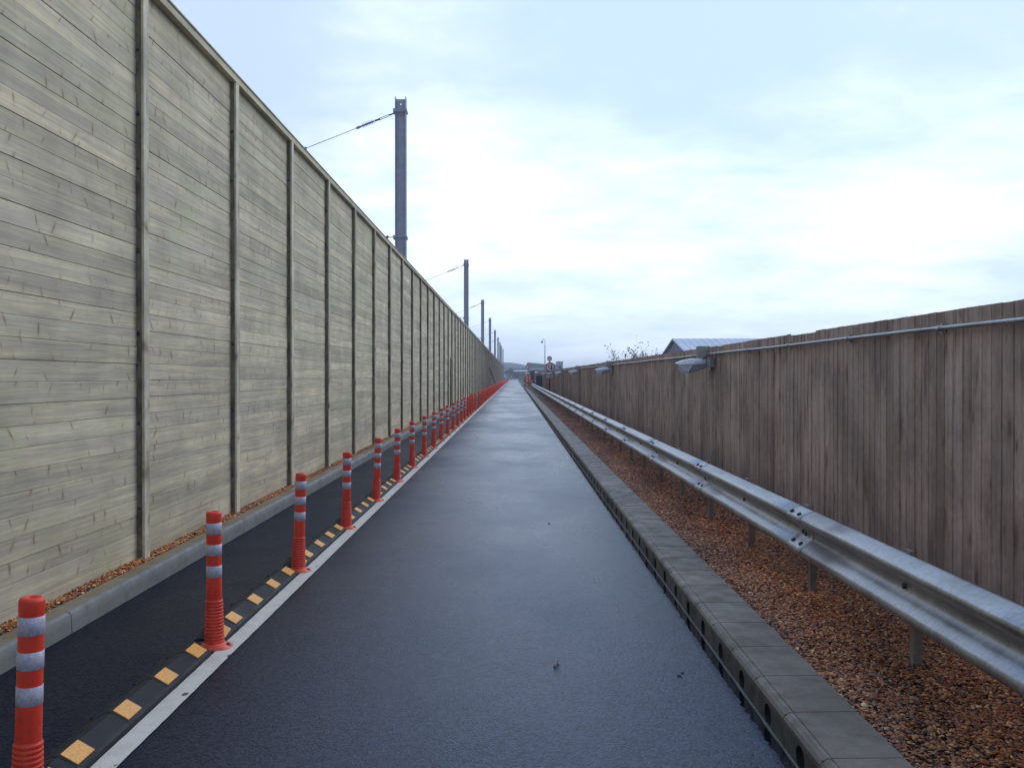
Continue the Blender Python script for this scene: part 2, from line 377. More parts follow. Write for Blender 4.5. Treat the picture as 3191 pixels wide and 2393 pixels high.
tag(mb.build('trench_patch', M['rubber'], recalc=False), kind='structure')
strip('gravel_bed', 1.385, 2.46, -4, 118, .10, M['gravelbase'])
strip('gravel_margin', -2.92, -2.735, -4, 245, .108, M['gravelbase'])
strip('verge', 1.12, 2.7, 118, 330, .06, M['grass'])
# left kerb
mb = MB(); K0, K1 = -2.577, -2.618; y = 5.40 - 3.46 * 3
while y < 245:
    y1 = y + 3.46; a, b = y + .004, y1 - .004; c = (random.uniform(.9, 1.08), .5, .5)
    prof = [(K0 + .004, -.04), (K0, .06), (K0 - .004, .108), (K0 - .014, .122), (K0 - .026, .126), (K1, .126), (K1, -.04)]
    n = len(prof); ms = [a + (b - a) * i / 3 for i in range(4)]
    vs = [(px, yy, pz + g(yy)) for yy in ms for px, pz in prof]; fs = []
    for s in range(3): fs += [(s * n + k, s * n + k + 1, (s + 1) * n + k + 1, (s + 1) * n + k) for k in range(n - 1)]
    fs += [tuple(range(n)), tuple(range(3 * n, 4 * n))[::-1]]
    mb.add(vs, fs, 0, c); mb.box(K1 + .01, K0 - .008, y - .005, y + .005, g(y) - .04, g(y) + .117, 1)
    y = y1
kerb = mb.build('kerb', [M['kerbc'], M['hole']]); tag(kerb, kind='structure'); smooth_by_angle(kerb, 50)
mb = MB(); ys = ysteps(-5, 245)
vs = [];
for y in ys: vs += [(-2.612, y, g(y) + .122), (-2.742, y, g(y) + .112), (-2.745, y, g(y) - .02)]
mb.add(vs, [(3 * i + k, 3 * i + k + 1, 3 * i + k + 4, 3 * i + k + 3) for i in range(len(ys) - 1) for k in (0, 1)])
tag(mb.build('kerb_haunch', M['haunch'], recalc=False), kind='structure')
# right drainage kerb: hollow blocks with a round inlet in each face
U = .4545; FX = 1.085; mb = MB(); k = -10
NH = 20
while True:
    yc = 3.527 + k * U; k += 1
    if yc > 118: break
    z0 = g(yc); col = (random.uniform(.86, 1.12), .5, .5); h = U / 2 - .0014; far = yc > 45; nh = 8 if far else NH
    cz = .047; rect = []; hole = []
    zb, zt = -.03, .116
    for i in range(nh):
        an = 2 * math.pi * (i + .5) / nh; ca, sa = math.cos(an), math.sin(an)
        hole.append((FX, yc + .052 * ca, z0 + cz + .045 * sa))
        tx = h / abs(ca) if abs(ca) > 1e-6 else 9; tz = ((zt - cz) if sa > 0 else (cz - zb)) / abs(sa) if abs(sa) > 1e-6 else 9
        # snap to the block corners so that the face stays a rectangle
        if tx < tz: rect.append((FX, yc + math.copysign(h, ca), z0 + cz + sa * tx))
        else: rect.append((FX, yc + ca * tz, z0 + cz + sa * tz))
    corners = [(FX, yc + h, z0 + zt), (FX, yc - h, z0 + zt), (FX, yc - h, z0 + zb), (FX, yc + h, z0 + zb)]
    vs = hole + rect + corners; fs = [(i, (i + 1) % nh, nh + (i + 1) % nh, nh + i) for i in range(nh)]
    # corner triangles
    for ci, cc in enumerate(corners):
        aa = math.atan2(cc[2] - z0 - cz, cc[1] - yc) % (2 * math.pi)
        i = int(aa / (2 * math.pi) * nh - .5) % nh; fs.append((nh + i, nh + (i + 1) % nh, 2 * nh + ci))
    mb.add(vs, fs, 0, col)
    inner = [(FX + .10, p[1], p[2]) for p in hole]
    mb.add(hole + inner, [(i, (i + 1) % nh, nh + (i + 1) % nh, nh + i) for i in range(nh)] + [tuple(range(nh, 2 * nh))], 1, col)
    ch = [(FX, .116), (FX + .010, .128), (FX + .026, .1385), (FX + .036, .140), (FX + .0375, .137), (FX + .043, .137), (FX + .0445, .1405), (1.385, .1425), (1.385, -.02)]
    n = len(ch); vs = [(a, yc - h, z0 + b) for a, b in ch] + [(a, yc + h, z0 + b) for a, b in ch]
    mb.add(vs, [(i, i + 1, n + i + 1, n + i) for i in range(n - 1)], 0, col)
    e = [(FX, -.03)] + ch
    mb.add([(a, yc - h, z0 + b) for a, b in e], [tuple(range(len(e)))], 0, col); mb.add([(a, yc + h, z0 + b) for a, b in e], [tuple(range(len(e)))], 0, col)
    mb.box(FX + .008, 1.38, yc + h + .0002, yc + U - h - .0002, z0 - .03, z0 + .132, 1)
dk = mb.build('drainage_kerb', [M['drainc'], M['hole']]); tag(dk, kind='structure')
mb = MB(); ys = ysteps(-5, 118, .12); vs = []
for y in ys: j = random.uniform(-.003, .003); vs += [(FX - .009 + j, y, g(y) + .001), (FX - .007 + j, y, g(y) + .005), (FX + .002, y, g(y) + .006)]
mb.add(vs, [(3 * i + q, 3 * i + q + 1, 3 * i + q + 4, 3 * i + q + 3) for i in range(len(ys) - 1) for q in (0, 1)])
tag(mb.build('kerb_mortar', M['kerbc'], recalc=False), kind='structure')
mb = MB(); ys = ysteps(118, 330); vs = []
for y in ys: vs += [(1.0, y, g(y)), (1.0, y, g(y) + .11), (1.13, y, g(y) + .12), (1.13, y, g(y))]
mb.add(vs, [(4 * i + q, 4 * i + q + 1, 4 * i + q + 5, 4 * i + q + 4) for i in range(len(ys) - 1) for q in range(3)])
tag(mb.build('far_kerb', M['kerbc'], recalc=False), kind='structure')

# loose stones on the gravel strips
def stones(name, areas, sizes):
    base = np.array([(1, 0, 0), (.45, .85, .1), (-.6, .75, 0), (-1, -.05, .1), (-.4, -.85, 0), (.55, -.75, .1), (.1, .1, .62), (0, 0, -.5)])
    fs = np.array([(i, (i + 1) % 6, 6) for i in range(6)] + [((i + 1) % 6, i, 7) for i in range(6)])
    pal = np.array([(.29, .115, .045), (.22, .085, .035), (.36, .17, .075), (.17, .06, .03), (.10, .045, .03), (.44, .27, .14), (.055, .035, .032), (.035, .028, .03), (.50, .38, .26), (.24, .10, .06), (.33, .135, .04), (.20, .16, .14)])
    pal = pal * np.array([2.15, 1.75, 1.15]); pw = np.array([.21, .16, .17, .10, .06, .08, .05, .03, .03, .06, .07, .01]); pw /= pw.sum()
    V = []; F = []; Cc = []; off = 0
    for (x0, x1, y0, y1, dens, zoff, hump) in areas:
        n = int((x1 - x0) * (y1 - y0) * dens); px = rng.uniform(x0, x1, n); py = rng.uniform(y0, y1, n)
        s = rng.uniform(*sizes, n) * (1 + .35 * (rng.random(n) > .92))
        pz = zoff + .0028 * py + rng.uniform(-.001, .010, n) + hump * np.sin(np.clip((px - x0) / (x1 - x0), 0, 1) * np.pi) + .006 * np.sin(px * 9 + py * 5) * (hump > 0)
        sc = np.stack([s * rng.uniform(.8, 1.25, n), s * rng.uniform(.55, .9, n), s * rng.uniform(.45, .8, n)], 1)
        v = base[None] * (1 + rng.uniform(-.2, .2, (n, 8, 3))) * sc[:, None, :]
        az = rng.uniform(0, 2 * np.pi, n); tl = rng.normal(0, .45, n); ca, sa = np.cos(az), np.sin(az); ct, st = np.cos(tl), np.sin(tl)
        y_ = v[:, :, 1] * ct[:, None] - v[:, :, 2] * st[:, None]; z_ = v[:, :, 1] * st[:, None] + v[:, :, 2] * ct[:, None]; x_ = v[:, :, 0]
        X = x_ * ca[:, None] - y_ * sa[:, None] + px[:, None]; Y = x_ * sa[:, None] + y_ * ca[:, None] + py[:, None]; Z = z_ + pz[:, None]
        V.append(np.stack([X, Y, Z], 2).reshape(-1, 3)); F.append((fs[None] + (np.arange(n) * 8)[:, None, None]).reshape(-1, 3) + off); off += n * 8
        ci = rng.choice(len(pal), n, p=pw); pt = .86 + .30 * np.sin(px * 5.1 + 1.7 * np.sin(py * .9)) * np.sin(py * 1.55 + 2.2 * np.sin(px * 2.3)); c = pal[ci] * rng.uniform(.6, 1.3, (n, 1)) * pt[:, None]; Cc.append(np.repeat(c, 8, 0))
    V = np.concatenate(V); F = np.concatenate(F); Cc = np.concatenate(Cc)
    me = bpy.data.meshes.new(name); me.vertices.add(len(V)); me.vertices.foreach_set('co', V.ravel().astype(np.float32))
    me.loops.add(F.size); me.loops.foreach_set('vertex_index', F.ravel().astype(np.int32))
    me.polygons.add(len(F)); me.polygons.foreach_set('loop_start', np.arange(0, F.size, 3, dtype=np.int32))
    me.polygons.foreach_set('use_smooth', np.zeros(len(F), dtype=bool))
    me.update(calc_edges=True); me.materials.append(M['stone'])
    a = me.attributes.new('pv', 'FLOAT_COLOR', 'POINT'); a.data.foreach_set('color', np.concatenate([Cc, np.ones((len(Cc), 1))], 1).astype(np.float32).ravel())
    o = bpy.data.objects.new(name, me); C.objects.link(o); return o
tag(stones('gravel', [(1.39, 2.42, 2.2, 8, 7400, .104, .012), (1.39, 2.42, 8, 16, 4600, .104, .012), (1.39, 2.42, 16, 34, 2000, .104, .012), (1.39, 2.42, 34, 60, 900, .104, .012)], (.006, .0150)),
    'wet orange brown gravel between drainage kerb and brown fence', 'gravel', kind='stuff')
tag(stones('loose_gravel', [(-2.862, -2.745, 3.5, 20, 4500, .112, 0), (-2.862, -2.745, 20, 45, 2000, .112, 0), (-2.735, -2.705, 3.5, 20, 160, .124, 0)], (.007, .0145)),
    'thin band of brown gravel at foot of tall timber wall', 'gravel', kind='stuff')

# ------------------------------------------------------------------ the tall timber wall on the left
WX = -2.85; WTOP = 4.46; BAY = 2.33; P0 = 7.0
wall = thing('timber_wall', (WX, 0, 0), 'tall grey green wall of horizontal boards with slim posts along the path', 'wall')
def lrel(o): o.location = (-WX, 0, 0); return o       # parts are modelled in world coordinates
BH = .128
def panel(mb, ya, yb, detail=True):
    nb = 34; last = None
    for i in range(nb):
        zb = .06 + i * BH; zt = zb + BH - .0028; zb0 = zb
        if i == nb - 1: zt = WTOP
        ga = g((ya + yb) / 2) * (1 - i / nb)
        zb += ga; zt += ga * (1 - 1 / nb) if i < nb - 1 else 0
        tone = min(1.22, max(.74, random.gauss(1.0, .085))); col = (tone, random.random(), random.random())
        t1 = random.uniform(0, .005)
        mb.add([(WX + t1, ya, zb), (WX + t1, yb, zb), (WX + t1 + random.uniform(-.002, .003), yb, zt - .003), (WX + t1, ya, zt - .003), (WX + t1 - .004, ya, zt), (WX + t1 - .004, yb, zt), (WX - .03, ya, zt), (WX - .03, yb, zt), (WX - .03, ya, zb), (WX - .03, yb, zb)],
               [(0, 1, 2, 3), (3, 2, 5, 4), (4, 5, 7, 6), (0, 8, 9, 1), (6, 7, 9, 8)], 0, col)
    mb.box(WX - .045, WX - .031, ya, yb, .0, WTOP - .02, 1)
DOOR = (41.2, 42.3)
nbay = 104; rest_p = MB(); rest_b = MB()
for i in range(nbay):
    yp = P0 + BAY * (i - 4)
    ya, yb = yp + .052, yp + BAY + .048
    mb = MB()
    if ya < DOOR[0] < yb:
        panel(mb, ya, DOOR[0]); panel(mb, DOOR[1] + .0, yb) if DOOR[1] < yb else None
    else: panel(mb, max(ya, DOOR[1]) if ya < DOOR[1] < yb and ya > DOOR[0] else ya, yb)
    if i < 97: lrel(mb.build('board_panel', [M['wallwood'], M['postdark']], wall, recalc=False))
    else: rest_b.add(mb.v, mb.f, 0); rest_b.c[-len(mb.c):] = mb.c
    z0 = g(yp) + .03
    mb = MB() if i < 97 else rest_p
    mb.box(WX - .02, WX + .045, yp + .002, yp + .098, z0, WTOP, 0 if i < 97 else 0)
    if i < 97:
        po = lrel(mb.build('post', M['postdark'], wall))
        cs = MB(); cs.box(WX + .0455, WX + .064, yp, yp + .10, z0, WTOP, 0, (random.uniform(.92, 1.1), random.random(), random.random()))
        cv = cs.build('cover_strip', M['postwood'], po)
        if i < 14:
            for zz in (.5, 1.15, 1.8, 2.45, 3.05, 3.45, 3.95):
                mbb = MB(); mbb.tube([(WX + .022, yp - .010, zz + random.uniform(-.03, .03) + g(yp)), (WX + .022, yp + .004, zz + g(yp))], .009, 6); mbb.build('bolt', M['bolt'], po)
    else: mb.box(WX + .0455, WX + .064, yp, yp + .10, z0, WTOP, 1)
yend = P0 + BAY * (nbay - 4)
rp = lrel(rest_p.build('post', [M['postdark'], M['postwood']], wall)); rp['kind'] = 'stuff'
rb = lrel(rest_b.build('board_panel', M['wallwood'], wall, recalc=False)); rb['kind'] = 'stuff'
mb = MB(); y = P0 - 4 * BAY; 
while y < yend:
    c = (random.uniform(.85, 1.1), random.random(), random.random())
    mb.box(WX - .05, WX + .066, y + .002, y + 2 * BAY - .002, WTOP + .001, WTOP + .066, 0, c); y += 2 * BAY
lrel(mb.build('top_rail', M['wallwood'], wall))
mb = MB(); y = P0 - 4 * BAY - 1
while y < yend:
    c = (random.uniform(.9, 1.1), random.random(), random.random()); y1 = min(y + 3.6, yend)
    mb.extrude([(WX - .09, WTOP + .067), (WX + .078, WTOP + .067), (WX + .078, WTOP + .080), (WX, WTOP + .100), (WX - .09, WTOP + .080)], 'y', y + .002, y1 - .002, 0, c); y = y1
lrel(mb.build('capping', M['wallwood'], wall))
# door leaf set in the wall
door = MB(); panelz = 2.24
for i in range(17):
    zb = g(42) + .10 + i * .125; door.box(WX - .035, WX + .01, DOOR[0] + .03, DOOR[1] - .03, zb, zb + .121, 0, (random.uniform(.8, 1.0), random.random(), random.random()))
dl = lrel(door.build('door', M['wallwood'], wall))
fr = MB(); fr.box(WX - .03, WX + .05, DOOR[0] - .06, DOOR[0] + .02, .1, 2.38); fr.box(WX - .03, WX + .05, DOOR[1] - .02, DOOR[1] + .06, .1, 2.38); fr.box(WX - .03, WX + .05, DOOR[0] + .021, DOOR[1] - .021, 2.27, 2.38)
fr.build('door_frame', M['postdark'], dl)
hd = MB(); hd.tube([(WX + .012, DOOR[1] - .12, 1.2), (WX + .06, DOOR[1] - .12, 1.2), (WX + .06, DOOR[1] - .22, 1.2)], .01, 6); hd.build('handle', M['bolt'], dl)
up = MB()
for i in range(17):
    zb = 2.385 + i * .128; up.box(WX - .03, WX + .002, DOOR[0], DOOR[1], zb, min(zb + .125, WTOP), 0, (random.uniform(.8, 1.15), random.random(), random.random()))
lrel(up.build('board_panel', M['wallwood'], wall))

# ------------------------------------------------------------------ bollards and lane separators
BX, B0, BS = -1.652, 3.135, 1.985
def bprof():
    p = [(.050, .006), (.054, .022)]
    n = 13; z = .03; pitch = .0182
    for i in range(n):
        r = .0525 - .0075 * i / n
        p += [(r + .0035, z + .003), (r + .0045, z + .008), (r + .0030, z + .012), (r - .0015, z + .0155)]; z += pitch
    p += [(.0445, z + .004), (.0435, .385)]
    return p
def body_profile():
    lo = bprof(); up = [(.0430, .39), (.0430, .60), (.0425, .700), (.0435, .706), (.0435, .738), (.041, .747), (.034, .751), (.020, .752), (.017, .748), (.015, .735), (.0, .734)]
    return lo + up
def flange_mesh(mb, mat=0):
    pts = []
    for k in range(32):
        a = 2 * math.pi * k / 32; c, s_ = math.cos(a), math.sin(a); n = 2.6
        r = 1 / (abs(c) ** n + abs(s_) ** n) ** (1 / n); pts.append((.098 * r * c, .085 * r * s_))
    vs = [(x, y, .001) for x, y in pts] + [(x * .99, y * .99, .010) for x, y in pts] + [(x * .66, y * .68, .022) for x, y in pts] + [(x * .50, y * .58, .034) for x, y in pts]
    n = 32; fs = [(j * n + k, j * n + (k + 1) % n, (j + 1) * n + (k + 1) % n, (j + 1) * n + k) for j in range(3) for k in range(n)] + [tuple(range(3 * n, 4 * n))]
    mb.add(vs, fs, mat, smooth=True)
def band(mb, z0, z1, mat=0, n=28): mb.lathe([(.0432, z0), (.0448, z0 + .0008), (.0446, z1 - .0008), (.0430, z1)], n=n, mat=mat, sx=.95, sy=.95)
BANDS = [(.391, .455), (.511, .572), (.627, .690)]
ords = ['first', 'second', 'third', 'fourth', 'fifth', 'sixth', 'seventh', 'eighth', 'ninth', 'tenth', 'eleventh', 'twelfth', 'thirteenth', 'fourteenth', 'fifteenth', 'sixteenth', 'seventeenth', 'eighteenth', 'nineteenth', 'twentieth']
GB = 'orange bollards between path and lane'
bol = thing('flexible_bollard', (BX, B0, 0), 'nearest orange bollard with three white bands, cut by the bottom left corner', 'bollard', GB)
mb = MB(); mb.lathe(body_profile(), n=28, sx=.95, sy=.95); mb.build('bollard_tube', M['orange'], bol)
for z0, z1 in BANDS: mb = MB(); band(mb, z0, z1); mb.build('reflective_band', M['reflect'], bol)
mb = MB(); flange_mesh(mb); fl = mb.build('base_flange', M['flange'], bol)
for (bx, by) in ((.078, 0), (-.078, 0)):
    mb = MB(); mb.lathe([(.016, .010), (.016, .016), (.010, .018), (.010, .026), (.0, .027)], (bx, by, 0), 10); mb.build('bolt', M['bolt'], fl)
fmb = MB(); fmb.lathe([(.052, .005), (.054, .02), (.055, .1), (.046, .26), (.0435, .39), (.043, .738), (.034, .751), (0, .752)], n=10)
for z0, z1 in BANDS: band(fmb, z0, z1, 1, 10)
fmb.lathe([(.095, .001), (.09, .012), (.06, .03)], n=10, mat=0)
# lane separator unit, modelled from y=0 at its bollard
def sep_mesh(mb, n_y):
    y0, y1 = .13, 1.862; W = .100; H = .074
    def sect(y, h, w): return [(-w, y, 0), (-w * .94, y, h * .30), (-w * .82, y, h * .47), (-w * .12, y, h), (w * .12, y, h), (w * .82, y, h * .47), (w * .94, y, h * .30), (w, y, 0)]
    stations = [(y0, .012, .94 * W), (y0 + .005, .018, .97 * W), (y0 + .15, H * .97, W), (y0 + .17, H, W)]
    for c in (.42, .88, 1.33, 1.75):
        if c < 1.7: stations += [(c - .085, H - .003, W * .985), (c - .080, H, W), (c + .080, H, W), (c + .085, H - .003, W * .985)]
        else: stations += [(c - .085, H - .003, W * .985), (c - .080, H, W), (c + .082, H, W)]
    stations += [(y1 - .022, H, W), (y1, H * .55, W * .95), (y1 + .001, .0, W * .95)]
    stations = sorted(stations); vs = []
    for s_ in stations: vs += sect(*s_)
    n = 8; fs = [(j * n + k, j * n + k + 1, (j + 1) * n + k + 1, (j + 1) * n + k) for j in range(len(stations) - 1) for k in range(n - 1)] + [tuple(range(n))]
    mb.add(vs, fs, 0)
PC = (.42, .88, 1.33, 1.75)
def patch(mb, c, mat=0):
    for s_ in (1,):
        q = [(.0135 * s_, .0745), (.080 * s_, .0365), (.0815 * s_, .0405), (.0150 * s_, .0785)]
        mb.extrude(q, 'y', c - .070, c + .070, mat)
def slope_patch(mb, mat=0):
    y0, y1 = .150, .262
    vs = [(.0135, y0, .0265), (.079, y0, .014), (.080, y1, .0338), (.0135, y1, .068)]; vs2 = [(x, y, z - .006) for x, y, z in vs]
    mb.add(vs + vs2, [(0, 1, 2, 3), (0, 4, 5, 1), (1, 5, 6, 2), (2, 6, 7, 3), (3, 7, 4, 0)], mat)
GS = 'black rubber separators with amber panels'
sepr = thing('lane_separator', (BX - .070, B0, 0), 'black rubber separator with amber panels between the first and second bollards', 'lane separator', GS)
mb = MB(); sep_mesh(mb, 0); rb_ = mb.build('rubber_body', M['rubber'], sepr)
for c in PC: mb = MB(); patch(mb, c); mb.build('reflective_panel', M['yellow'], sepr)
mb = MB(); slope_patch(mb); mb.build('reflective_panel', M['yellow'], sepr)
for c in PC:     # moulded lug beside each panel
    mb = MB(); mb.box(-.100, -.070, c - .03, c - .012, .0, .030); mb.build('lug', M['rubber'], rb_)
fsm = MB(); sep_mesh(fsm, 0)
for c in PC: patch(fsm, c, 1)
slope_patch(fsm, 1)
far_b = far_s = None
for k in range(0, 121):
    y = B0 + BS * k
    if k == 19: continue
    if k <= 18: lb = '%s orange and white bollard counting from the camera, before the gap' % ords[k]
    elif k <= 24: lb = '%s orange and white bollard beyond the gap in the row' % ords[k - 20]
    else: lb = 'distant bollard merging into the red line beyond the gap'
    if k <= 18: ls = 'black rubber separator with amber panels beyond the %s bollard' % ords[k]
    elif k <= 24: ls = 'low black separator beyond the %s bollard after the gap' % ords[k - 20]
    else: ls = 'distant low separator under the far red line of bollards'
    if k == 0: pass
    elif k < 15:
        o = copy_tree(bol); o.location = (BX + random.uniform(-.008, .008), y, g(y)); o.rotation_euler = (random.uniform(-.02, .02), random.uniform(-.018, .035), random.uniform(-.08, .08)); o['label'] = lb
    else:
        if far_b is None: far_b = o = fmb.build('flexible_bollard', [M['orange'], M['reflect']])
        else: o = far_b.copy(); C.objects.link(o)
        o.location = (BX + random.uniform(-.01, .01), y, g(y)); tag(o, lb, 'bollard', GB)
        o.rotation_euler = (random.uniform(-.012, .012), random.uniform(-.015, .015), 0)
    if k == 0: sepr.location.z = g(B0); bol.rotation_euler = (0, .03, 0)
    elif k == 18: continue
    elif k < 10: o = copy_tree(sepr); o.location = (BX - .070, y, g(y)); o['label'] = ls
    else:
        if far_s is None: far_s = o = fsm.build('lane_separator', [M['rubber'], M['yellow']])
        else: o = far_s.copy(); C.objects.link(o)
        o.location = (BX - .070, y, g(y)); tag(o, ls, 'lane separator', GS)
# one separator just behind the first bollard, entering the frame
o = copy_tree(sepr); o.location = (BX - .070, B0 - BS, g(B0 - BS)); o['label'] = 'black rubber separator in front of the nearest bollard at the bottom left corner'
bol.location.z = g(B0)
mb = MB(); mb.lathe([(.0, .005), (.16, .005), (.17, .0)], n=20); ab = mb.build('access_cover', M['fitting']); ab.location = (-1.35, 39.8, g(39.8)); tag(ab, 'dark round cover in the lane beside the gap in the bollards', 'manhole cover')
mb = MB(); mb.box(-.035, .035, -.05, .05, -.01, .62); mb.box(-.045, .045, -.06, .06, .62, .66); mb.box(-.09, .09, -.09, .09, -.01, .015)
ab = mb.build('service_post', M['signgrey']); ab.location = (BX - .02, 40.9, g(40.9)); tag(ab, 'grey square post standing in the gap between the orange bollards', 'post')

# ------------------------------------------------------------------ right hand fence
FXX = 2.40
fence = thing('timber_fence', (FXX, 0, 0), 'brown fence of overlapping vertical boards on the right, as tall as a person', 'fence')
LAMPY = [11.35, 22.7, 34.0, 45.5, 57.0, 68.5]
y = -3.0; pan = MB(); nxt = 0.0
def ftop(y): return 1.852 + .0021 * max(y, 0)
step = 0
def flush():
    global pan
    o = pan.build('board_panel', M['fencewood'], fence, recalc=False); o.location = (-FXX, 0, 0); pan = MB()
while y < 112:
    wd = .098 + random.uniform(-.006, .012) if y < 60 else .105
    if random.random() < .22: step = random.uniform(-.007, .007)
    zt = ftop(y) + step + random.uniform(-.0015, .0015)
    tone = min(1.15, max(.78, random.gauss(1.0, .065)))
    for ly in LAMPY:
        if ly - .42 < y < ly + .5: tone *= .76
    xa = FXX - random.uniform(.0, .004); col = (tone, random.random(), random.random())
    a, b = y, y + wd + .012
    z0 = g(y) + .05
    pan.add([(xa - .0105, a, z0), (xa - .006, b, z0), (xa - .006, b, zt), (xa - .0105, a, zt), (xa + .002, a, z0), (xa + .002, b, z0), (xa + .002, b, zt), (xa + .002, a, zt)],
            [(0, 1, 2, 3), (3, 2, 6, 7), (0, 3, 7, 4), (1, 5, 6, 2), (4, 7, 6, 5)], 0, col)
    y += wd
    if y > nxt + 3.0: flush(); nxt = y
flush()
for i, yy in enumerate(np.arange(-2.5, 112, 3.0)):
    mb = MB(); mb.box(FXX + .045, FXX + .14, yy, yy + .1, -.05, ftop(yy) - .05); o = mb.build('post', M['postdark'], fence); o.location = (-FXX, 0, 0)
for zz in (.45, 1.6):
    mb = MB(); mb.add([(FXX + .004, -3, zz), (FXX + .044, -3, zz), (FXX + .044, 112, zz + .2), (FXX + .004, 112, zz + .2), (FXX + .004, -3, zz + .08), (FXX + .044, -3, zz + .08), (FXX + .044, 112, zz + .28), (FXX + .004, 112, zz + .28)],
                      [(0, 3, 2, 1), (4, 5, 6, 7), (0, 1, 5, 4), (1, 2, 6, 5), (2, 3, 7, 6), (3, 0, 4, 7)]); o = mb.build('rail', M['postdark'], fence); o.location = (-FXX, 0, 0)
# conduit
cond = thing('conduit_pipe', (2.355, 0, 1.765), 'galvanised conduit clipped along the top of the brown fence', 'pipe')
segs = [-2.0] + [ly for ly in LAMPY] + [100]
mb = MB(); y = -2.0; pts = []
while y < 100: pts.append((2.355, y, 1.762 + .0021 * y + .003 * math.sin(y * 1.3))); y += 1.5 if y < 30 else 6
mb.tube(pts, .0125, 8); o = mb.build('pipe', M['galv'], cond); o.location = (-2.355, 0, -1.765)
yy = .9; 
while yy < 60:
    z = 1.762 + .0021 * yy
    mb = MB(); mb.tube([(2.355, yy - .022, z), (2.355, yy + .022, z)], .017, 10); mb.box(2.362, 2.384, yy - .012, yy + .012, z - .028, z + .028)
    o = mb.build('pipe_clip', M['galv'], cond); o.location = (-2.355, 0, -1.765); yy += 1.42
# lamps on the fence
def lampthing():
    L = thing('wall_lamp', (2.38, 0, 1.60), '', 'lamp', 'lamps fixed along the brown fence')
    # local coords: x negative = towards lane, z 0 = 1.60 m
    prof = [(-.420, .050), (-.40, .064), (-.33, .090), (-.24, .108), (-.15, .112), (-.06, .098), (-.05, .055), (-.20, .045), (-.30, .040), (-.395, .036)]
    mb = MB(); ysl = [(-.085, .35), (-.078, .75), (-.05, 1), (.05, 1), (.078, .75), (.085, .35)]; vs = []
    n = len(prof)
    for (yy, s_) in ysl:
        for (x, z) in prof: vs.append((-.23 + (x + .23) * (.90 + .10 * s_), yy * .85, .02 + (z - .02) * (.6 + .4 * s_)))
    fs = [(j * n + k, j * n + (k + 1) % n, (j + 1) * n + (k + 1) % n, (j + 1) * n + k) for j in range(5) for k in range(n)] + [tuple(range(n)), tuple(range(5 * n, 6 * n))[::-1]]
    mb.add(vs, fs); o = mb.build('lamp_hood', M['lampmetal'], L); smooth_by_angle(o, 35)
    mb = MB(); wedge = [(-.215, .044), (-.055, .052), (-.04, .0), (-.10, -.020), (-.20, -.052), (-.262, -.070)]; n = len(wedge); vs = []
    for (yy, s_) in ((-.072, .8), (-.06, 1), (.06, 1), (.072, .8)): vs += [(x, yy, .01 + (z - .01) * s_) for x, z in wedge]
    mb.add(vs, [(j * n + k, j * n + (k + 1) % n, (j + 1) * n + (k + 1) % n, (j + 1) * n + k) for j in range(3) for k in range(n)] + [tuple(range(n)), tuple(range(3 * n, 4 * n))[::-1]])
    mb.build('lamp_body', M['lampbody'], L)
    mb = MB(); bowl = [(-.385, .033), (-.36, -.020), (-.335, -.068), (-.315, -.084), (-.266, -.073), (-.218, .036)]
    n = len(bowl); vs = []
    for (yy, s_) in [(-.068, .7), (-.05, 1), (.05, 1), (.068, .7)]:
        for (x, z) in bowl: vs.append((x, yy, .03 + (z - .03) * s_))
    fs = [(j * n + k, j * n + (k + 1) % n, (j + 1) * n + (k + 1) % n, (j + 1) * n + k) for j in range(3) for k in range(n)] + [tuple(range(n)), tuple(range(3 * n, 4 * n))[::-1]]
    mb.add(vs, fs); mb.build('lamp_glass', M['glass'], L)
    mb = MB(); mb.extrude([(-.345, .030), (-.335, -.035), (-.285, -.062), (-.245, .030)], 'y', -.050, .050); mb.build('reflector', M['white'], L)
    mb = MB(); mb.box(-.012, .0, -.10, .06, -.03, .13); mb.box(-.09, -.0125, -.035, -.020, .005, .075); mb.box(-.09, -.0125, .02, .035, .005, .075); mb.tube([(-.07, -.05, .04), (-.07, .05, .04)], .014, 8)
    mb.build('bracket', M['galv'], L)
    mb = MB(); mb.tube([(-.10, -.04, .09), (-.06, -.06, .13), (-.035, -.05, .10), (-.02, -.06, .06)], .008, 6); mb.build('cable', M['bolt'], L)
    mb = MB(); mb.box(-.135, .004, .06, .15, .105, .262); mb.build('mounting_block', M['blockwood'], L)
    mb = MB(); mb.box(-.055, -.001, -.28, -.11, -.0, .11); mb.build('junction_box', M['signgrey'], L)
    return L
M['lampmetal'] = simple('lamp_aluminium', (.75, .77, .82), .35, .35, .10, 30)
M['lampbody'] = simple('lamp_body_grey', (.26, .27, .32), .4, .3, .1, 20)
M['blockwood'] = simple('block_timber', (.34, .32, .27), .8, 0, .15, 14)
def m_glass(t, p):
    t.put(p, 'Base Color', (.85, .88, .95)); t.put(p, 'Roughness', .12); t.put(p, 'Transmission Weight', .4); t.put(p, 'IOR', 1.45)
M['glass'] = material('clear_lamp_glass', m_glass)
LL = ['nearest wall lamp on the brown fence, large with clear glass bowl', 'second wall lamp from the camera on the brown fence', 'third wall lamp from the camera on the brown fence', 'fourth wall lamp from the camera on the brown fence', 'fifth wall lamp along the fence, just past the round sign', 'farthest wall lamp on the brown fence']
L0 = lampthing()
for i, ly in enumerate(LAMPY):
    o = L0 if i == 0 else copy_tree(L0); o.location = (2.38, ly, 1.60 + .0021 * ly); o['label'] = LL[i]

